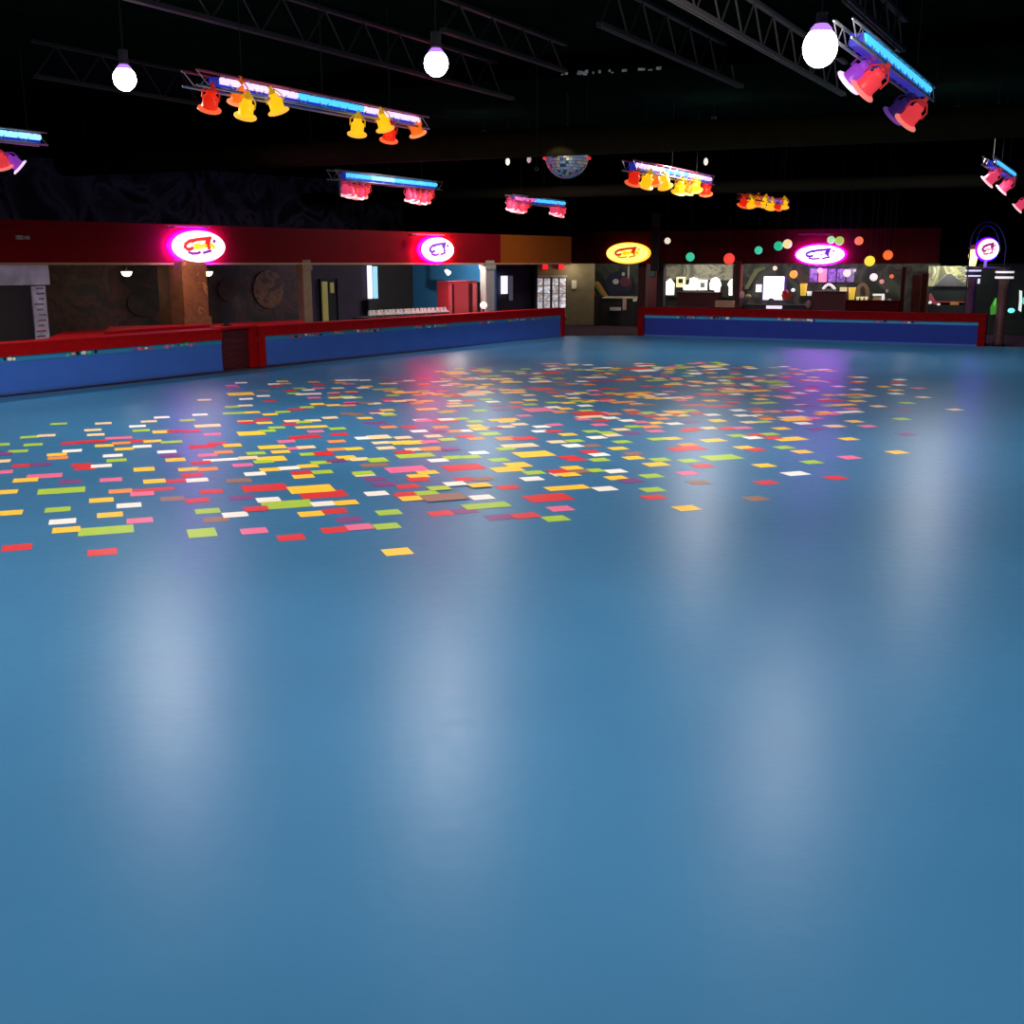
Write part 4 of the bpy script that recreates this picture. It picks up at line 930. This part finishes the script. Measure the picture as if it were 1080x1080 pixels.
T1 = truss(200, 82, 446, 114, 5.0, 'long light truss with white and blue tubes and eight warm stage lights, upper left', w=.26, h=.2, segs=[M_VTUBE, M_VTUBE, M_CYAN, M_CYAN, M_VTUBE, M_VTUBE], chord=M_ALUR, ends=.08)
T1C = [(222, 104, 'red', 'leftmost light, red', .3), (252, 97, 'orange', 'second from the left, orange', .25), (260, 112, 'yellow', 'third from the left, yellow', .3), (290, 107, 'yellow', 'fourth from the left, yellow, leaning right', -.25),
       (377, 132, 'yellow', 'fifth from the left, yellow', .15), (404, 127, 'yellow', 'sixth from the left, bright yellow', -.2), (411, 139, 'red', 'seventh from the left, red under the bright yellow one', .2), (438, 133, 'orange', 'rightmost light, orange red', -.3)]
for px, py, cl, w_, ln in T1C: can(px, py, T1, cl, 'long upper left truss stage light: ' + w_, ln, 0, .86, .15 if cl == 'yellow' else .05)
T2 = truss(349, 184, 463, 196, 5.0, 'middle light truss with pale cyan tubes and two pink clusters, above the dark left mural', segs=[M_CYAN, neon('pale_cyan_tube', (150, 225, 255), 1.4), M_CYAN, M_CYAN], w=.3, h=.26, ends=.1)
T3 = truss(-48, 136.5, 45, 147, 5.0, 'light truss with cyan tubes cut by the left edge of the picture', segs=[M_CYAN, neon('pale_cyan_tube', (150, 225, 255)), neon('pale_cyan_tube', (150, 225, 255))], w=.28, h=.24)
T4 = truss(537, 209.5, 602, 214, 4.6, 'short light truss with a blue tube and two pink clusters, under the mirror ball', segs=[neon('pink_tube', (240, 120, 200), .9), M_CYAN, M_CYAN], w=.3, h=.24, ends=.04)
T5 = truss(662, 174, 748, 190, 4.9, 'light truss with violet tubes and eight warm stage lights, right of the mirror ball', segs=[M_VTUBE, M_CYAN, M_VTUBE], w=.3, h=.24, chord=M_ALUR, ends=.05)
T6 = truss(782, 206.5, 840, 211, 4.7, 'farthest light truss, mostly hidden behind red and yellow stage lights', segs=[neon('dim_violet_tube', (170, 90, 190), .5)], w=.3, h=.18, chord=M_ALUR, ends=.3)
T7 = truss(889, 30, 978, 104, 5.4, 'steep light truss with a blue tube beside the biggest lamp, upper right', segs=[M_CYAN] * 3, w=.24, h=.22, ends=.12)
T8 = truss(1042, 169, 1068, 187, 4.9, 'small steep light truss with a blue tube at the right edge', segs=[M_CYAN], w=.24, h=.18, ends=.15)
for (bx, by, T, nm, sc) in ((375, 199.5, T2, 'left cluster of the middle truss', 1), (442, 205.5, T2, 'right cluster of the middle truss', 1), (546.5, 215.5, T4, 'left cluster of short truss under mirror ball', .95), (592, 220.5, T4, 'right cluster of short truss under mirror ball', .95)):
    for k in range(5):
        f = (bx < 500); st = 5.4 if f else 4.2
        can(bx + (k - 2) * st, by + (k - 2) * .5 + (0, 1.5, 2.2, 1.5, 0)[k], T, ('pink', 'pink', 'coral', 'pink', 'coral')[k], 'small pink stage light, %s, %s from left' % (nm, ('first', 'second', 'third', 'fourth', 'fifth')[k]), (2 - k) * -.22 + .3, 0, sc * (1.0 if f else 1.0), .1 * (k % 2))
T5C = [(669.5, 186, 'red'), (683, 189, 'yellow'), (690, 186.5, 'orange'), (700.5, 190, 'yellow'), (717.5, 196, 'yellow'), (727, 196, 'orange'), (733, 194, 'yellow'), (744.5, 198, 'red')]
ORD = ('first', 'second', 'third', 'fourth', 'fifth', 'sixth', 'seventh', 'eighth')
for k, (px, py, cl) in enumerate(T5C): can(px, py, T5, cl, '%s stage light on the truss right of the mirror ball, %s from the left' % (cl, ORD[k]), (.25, .3, -.2, -.3, .2, .3, -.2, -.1)[k], 0, 1.1, .12 * (cl == 'yellow'))
T6C = [(785, 212, 'red'), (791.5, 212.5, 'yellow'), (799, 211, 'orange'), (805.5, 212, 'yellow'), (813, 215, 'yellow'), (821, 215.5, 'red'), (827, 214, 'yellow'), (835.5, 215.5, 'red')]
for k, (px, py, cl) in enumerate(T6C): can(px, py, T6, cl, '%s stage light on the farthest truss, %s from the left' % (cl, ORD[k]), (.3, -.2, 0, .3, .1, .2, -.1, -.3)[k], 0, 1.0, .12 * (cl == 'yellow'))
can(921, 84, T7, 'coral', 'big red stage light, upper pair of the steep truss, lower right one', .75, .1, 1.12, .1)
can(907, 76, T7, 'violet', 'big violet stage light in the upper pair of the steep truss', .75, .1, 1.12, -.1)
can(964, 119, T7, 'coral', 'big red stage light at the lower end of the steep truss', .6, .1, 1.12, .1)
can(951, 113, T7, 'dark violet', 'dark violet stage light behind the red one at the lower end of the steep truss', .7, .1, 1.1, -.15)
can(1047.5, 186, T8, 'pink', 'pink stage light, upper left of the three at the right edge', .7, 0, 1.05, .05)
can(1062, 195, T8, 'pink', 'pink stage light, middle of the three at the right edge', .7, 0, 1.05, .05)
can(1078, 215, T8, 'pink', 'pink stage light cut by the right edge, lowest of the three', .7, 0, 1.05, .05)
can(1, 168, T3, 'coral', 'coral red stage light cut by the left edge, under the left truss', -.1, 0, .95, .05)
can(13.5, 170, T3, 'violet', 'violet stage light pointing to lower right under the left truss', -.75, 0, .95, .05)
# drop pipe at the middle truss
c = PP(358, 195, T2[0], UC); o = MB().tube(c + Vector((0, 0, .3)), c - Vector((0, 0, .3)), .04, 8).build('drop_pipe', mat('violet_grey_pipe', (90, 80, 130), .4), None, at=c)
tag(o, 'short violet-grey pipe hanging from the left end of the middle light truss', 'pipe')
# point lights added to brighten the bays, two of them under the dome lamps
def area(c, e, col, sx, name='added_bay_light', rot=None, spot=None):
    ld = bpy.data.lights.new(name, 'POINT'); ld.energy = e; ld.color = col; ld.shadow_soft_size = sx
    lo = bpy.data.objects.new(name, ld); COL.objects.link(lo); lo.location = c
for px, py, off, e, col in ADDED_BAY_LIGHTS_L: area(PL(px, py, off), e, col, .035)
for px, py, off, e, col in ADDED_BAY_LIGHTS_R: area(PR(px, py, off), e, col, .035)

# ------------------------------------------------------------------ coloured squares lying on the rink floor
TCOL = {'Y': ('yellow', (255, 196, 44)), 'O': ('orange', (240, 140, 60)), 'R': ('red', (214, 40, 44)), 'G': ('lime green', (165, 196, 50)), 'W': ('white', (245, 236, 222)),
        'P': ('pink', (232, 104, 140)), 'M': ('purple', (126, 58, 120)), 'C': ('cream', (244, 206, 150)), 'B': ('brown', (146, 104, 84))}
TMAT = {k: mat('square_' + v[0].replace(' ', '_'), v[1], .45, spec=.15) for k, v in TCOL.items()}
N_FAR = 500
TILES = '''
R 18 577.5; R 108 582.5; G 112 559.5 2 1.4; Y 70 559; W 66 550; G 61 537.5; G 65 517.5 2 1.4; Y 10 541; Y 6 519; P 47 502 1.6 1.2; Y 27 506.5 1.1 1.1; M 74 508; P 117 506; Y 107 527.5; Y 116 543
Y 163 507.5 1 1.1; R 187 507; W 208 506.5; R 162 516.5 1.8 .8; P 150 521; O 127 518; B 182 526; R 223 518.5; R 208 528; G 219 539; B 228 548; W 136 533; P 147.5 549; G 213 562 1.05 1.5
W 248 543; R 279 514.5 2 1.7; R 341 521.5 2 1.6; Y 328 516 2 1.8; W 283 527; G 303 532 2.1 1.6; M 255 525; R 270 537; B 254 507; W 341 531.5 1 1; Y 365 530.5; Y 328 542; R 353 539; M 368 548; P 268 560; R 307 567; R 353 559; P 379 556; G 408 555; W 269 500; R 318 498.5; Y 320 502.5
W 397 520.5; G 410 540.5; Y 419 582; R 431 521; Y 441 502; R 441 505.8; R 430 513; R 428 522.5; Y 434 526; G 450 520.5; G 463 515.5; B 468 525 1.9 1.5; R 465 541.5; M 490 539; W 480 511; M 405 511; M 395 505.5; C 384 500.5
R 491 505.5; B 509 505; Y 506 512.7; R 536 514; W 561 505; W 508 524.5; G 513 533.5 2 1.1; R 578 525 2 1.6; P 591 536.5; G 586 547; M 529 545.5 1.3 1; R 554 544 1.1 1; Y 598 514.5 2 1; C 592 500
W 649 497; W 638 515.5; Y 650 504; M 665 507; G 687 502; G 688 516.5; R 689 524.5; G 626 496.5; B 611 497.5; Y 603 493.5; Y 600 501; R 589 497.5; Y 692 489.8 1.2 1.1; G 696 484.7; Y 668 483; B 668 478.5; G 632 485; W 632 479.5; R 622 476.5; R 607 484.5; Y 652 473; G 656 466; W 630 461.5; W 605 470.3; B 624 470; G 606 465; Y 709 462.5; G 693 463.3; R 724 473 2 1.4; O 725 469; Y 724 536; P 725 499; G 726 486
G 761 482.5 2 1.5; R 741 491.5; B 737 509; R 808 509; B 797 526; Y 806 491; Y 785 472; R 797 474.5; G 827 472; Y 752 464.5 1.4 1.1; W 794 461.7; W 839 499.5 1.2 1; Y 833 463 1.9 1.3
Y 846 476.5; G 856 487.5; P 896 482.5; R 881 504; Y 895 463; Y 946 477
O 902 398 1 1.3; R 902 404; W 949 400.5; R 946 403.5; Y 945 411.5; W 948 406; P 969 409.5; C 974 419; G 957 425; M 953 433; G 951 442; M 956 458; C 926 428.5; C 1007 432; Y 901 444.5; P 915 449.5; W 890 416.5; G 905 416; C 905 423; Y 889 427 2 1; W 895 434.5 2 1; Y 882 449.5
G 31 461; C 49 459.5; G 35 469; G 0 469; G 19 476; M 2 479; C 0 486.5; R 24 491; M 43 490; P 2 498; R 74 467.5; R 90 466; W 76 475.5; Y 60 479.5; O 61 483; R 86 490.5; R 90 494; G 62 447
C 109 446.5; C 98 453.5; C 101 458.5; P 125 462 1.5 1; R 103 465.5; R 146 465; Y 110 470; O 128 467.5; Y 131 473.5; W 150 471; W 119 480.5; G 123 485.5; W 107 491.5; Y 152 495 1 1.2; C 157 444.5; W 145 449.5; G 149 454; Y 170 455.5 1 1.3; Y 161 465.5; G 181 466.5 1.2 1
R 185 455; R 203 455; C 219 449 1.6 1.3; P 224 458; R 213 471 1.4 1.3; R 229 468; Y 245 470 1 1.2; P 219 480; O 236 477; W 233 485 1.8 .8; W 176 476.5; M 180 480.5; Y 185 485 1 1.1; R 212 488; Y 199 495; O 219 495; R 203 501
Y 265 457 1.6 1.7; G 282 454.5; R 277 442.5; Y 279 446; C 308 444; R 306 447; Y 322 450.5 1.2 1; G 292 451; R 322 461 1.9 1.2; P 302 465.5; Y 287 471.5 1.5 1.3; Y 296 476.5; G 270 478; Y 286 484 1.5 1.6; C 262 483; P 256 490.5; G 278 487; Y 285 495.5; W 305 494; W 269 500; Y 325 491.5; B 250 507; P 313 473; C 323 472; G 326 479
Y 337 450; C 330 443.5; P 333 455; G 356 452; R 358 458; O 355 465.5; R 341 478.5 1 1.4; O 355 474; Y 373 473.5; Y 366 483 1 1.5; C 379 484.5; G 398 485.5 1 1.4; B 395 490.5 1.4 1; G 338 488; M 354 486; G 340 498; G 383 499; W 384 462 1 1.1; C 400 461 1.3 1.5; C 402 467; C 407 472.5; M 395 446 1.4 1; M 405 449; Y 385 441; R 328 460
O 410 450.5; W 442 454.7; R 432 450.5; W 444 443; R 470 444 1.6 1.2; O 465 450.5; W 489 454.5; O 478 455; C 425 461.5; C 457 460; Y 424 467 1.3 1.4; Y 436 467 1.3 1.4; P 453 466.5; C 437 474; O 455 473.5 1.2 1.3; R 426 477; G 438 480.5 2 1.3; W 462 485.5; G 478 482.5; P 429 495 2 1.6; Y 451 498.5; R 489 493 2 1.7; M 475 474; G 472 463.5; M 464 455
Y 501 449; Y 508 452 1.3 1.3; G 517 457.5 1.2 1.2; R 491 460; O 502 462.5; W 505 477.5; G 497 482; O 534 462.5 1.2 1.3; R 553 462.5 1.4 1.3; C 548 470 2 1.3; Y 563 479 2 1.8; G 533 473.5; G 526 485; Y 535 495 1.5 1.4; Y 546 490.5 1.2 1.5; G 563 498.5; C 533 444.5; C 534 450; C 548 447.5; M 523 452
W 571 450; W 570 454.8; R 584 455; P 585 448; Y 599 458.3; C 587 466; W 603 470; P 632 448; R 634 443.5; G 624 455; G 640 456.5; W 629 461.5; R 600 482.5
O 647 436.5; O 665 432.5; C 676 436; Y 712 434.5 1.4 1.5; G 728 433; R 690 438.5 1.5 1; Y 692 446; O 686 450 1.3 1.2; G 668 450; W 711 447; P 691 454.7; C 655 453; M 667 457; R 726 454; C 646 459
W 751 437.5; G 757 444.5; W 783 438.3; W 799 438.6; O 800 434.5; C 790 445.3; G 805 445; R 730 453; C 748 451.5; R 768 452 1.2 1.3; P 783 451.5 1.2 1; G 777 459.5; R 798 458.5; R 815 462; G 812 458
W 847 446.5; R 848 443.5; P 858 441; O 867 437; C 878 449.5; M 860 452.5; Y 824 452; W 839 433.5; O 817 434
'''
TH_ = .0015; UT = .25; ANG = math.radians(20.0)
E1 = Vector((math.cos(ANG), math.sin(ANG), 0)); E2 = Vector((-E1.y, E1.x, 0))
tiles = []
for ln in TILES.strip().split('\n'):
    for t in ln.split(';'):
        f = t.split()
        if not f: continue
        p = P(float(f[1]), float(f[2])); w = float(f[3]) if len(f) > 3 else 1.; h = float(f[4]) if len(f) > 4 else 1.
        tiles.append([f[0], p.dot(E1), p.dot(E2), w * UT, h * UT * .94, float(f[2]), float(f[1])])
hand = len(tiles)
# the far part of the scatter, too dense to read one by one
rnd = random.Random(21)
def edge(py):
    pts = [(382, 600, 760), (388, 480, 850), (396, 390, 930), (404, 250, 925), (414, 228, 950), (424, 205, 930), (434, 185, 920), (446, 150, 900)]
    for (y0, a0, b0), (y1, a1, b1) in zip(pts, pts[1:]):
        if y0 <= py <= y1:
            t = (py - y0) / (y1 - y0); return a0 + (a1 - a0) * t, b0 + (b1 - b0) * t
    return 0, 0
def topx(p):
    y = p.y * math.cos(TH) + EYE * math.sin(TH); d = -EYE * math.cos(TH) + p.y * math.sin(TH)
    return 540 + F_PX * p.x / y, 540 - F_PX * d / y
cnt = 0
while cnt < N_FAR:
    p = Vector((rnd.uniform(-9, 13), rnd.uniform(17.5, 29.5), 0)); px, py = topx(p); a, b = edge(py)
    if not (a < px < b): continue
    f = min((px - a), (b - px)) / max(1, (b - a)); f = min(1, f * 5)
    if rnd.random() > .25 + .75 * f: continue
    big = rnd.random() < .10
    tiles.append([rnd.choice('YYYYOORRRRGGGGWWWPPMMCCCB'), round(p.dot(E1) / .125) * .125, round(p.dot(E2) / .125) * .125, UT * (2 if big else 1), UT * (2 if big and rnd.random() < .5 else 1), py, px]); cnt += 1
layers = []
def hit(a, b): return abs(a[1] - b[1]) < (a[3] + b[3]) / 2 - .002 and abs(a[2] - b[2]) < (a[4] + b[4]) / 2 - .002
for i, t in enumerate(tiles):
    used = {layers[j] for j in range(i) if hit(t, tiles[j])}; k = 0
    while k in used: k += 1
    if used: k = max(used) + 1
    layers.append(k)
def tile_geo(mb, t, k, m=0):
    c = E1 * t[1] + E2 * t[2] + Vector((0, 0, .0005 + k * (TH_ + .0004)))
    mb.hexa(c - E1 * t[3] / 2 - E2 * t[4] / 2, E1 * t[3], E2 * t[4], (0, 0, TH_), m)
UNIT = {}
def unit(ck):
    if ck not in UNIT:
        mb = MB().hexa((-.5, -.5, 0), (1, 0, 0), (0, 1, 0), (0, 0, TH_)); o = mb.build('floor_square', TMAT[ck]); UNIT[ck] = o; return o
    o = UNIT[ck].copy(); COL.objects.link(o); return o
idx = sorted(range(len(tiles)), key=lambda i: -tiles[i][5])
near = idx[:300]; rest = idx[300:]
BANDS = ['in nearest strip'] + ['in %s-nearest strip' % w for w in ('second', 'third', 'fourth', 'fifth', 'sixth', 'seventh', 'eighth', 'ninth', 'tenth')]
def band(n): return min(9, n // 30)
groups = {}
for r, i in enumerate(near): groups.setdefault((band(r), tiles[i][0]), []).append(i)
def nth(n): return {1: 'first', 2: 'second', 3: 'third', 4: 'fourth', 5: 'fifth', 6: 'sixth', 7: 'seventh', 8: 'eighth', 9: 'ninth', 10: 'tenth'}.get(n, '%dth' % n)
for (bn, ck), ids in groups.items():
    ids.sort(key=lambda i: tiles[i][6])
    for k, i in enumerate(ids):
        t = tiles[i]; o = unit(ck); c = E1 * t[1] + E2 * t[2]
        o.location = (c.x, c.y, .0005 + layers[i] * (TH_ + .0004)); o.rotation_euler = (0, 0, ANG); o.scale = (t[3], t[4], 1)
        size = 'large' if t[3] > .4 and t[4] > .3 else 'long' if t[3] > .4 else 'small'
        # nearest neighbour as a further clue
        j = min((q for q in range(len(tiles)) if q != i), key=lambda q: (tiles[q][1] - t[1]) ** 2 + (tiles[q][2] - t[2]) ** 2)
        nb_ = TCOL[tiles[j][0]][0]
        nm = TCOL[ck][0]
        which = 'the only %s one' % nm if len(ids) == 1 else '%s %s one from left' % (nth(k + 1), nm)
        tag(o, '%s %s square on blue floor, %s %s' % (size, nm, which, BANDS[bn]), 'floor square', 'coloured squares on the blue floor')
mb = MB(); keys = list(TCOL)
for i in rest: tile_geo(mb, tiles[i], layers[i], keys.index(tiles[i][0]))
o = mb.build('floor_squares', [TMAT[k] for k in keys])
tag(o, 'dense far field of small coloured squares on the blue floor, before the far barriers', 'floor square', None, 'stuff')
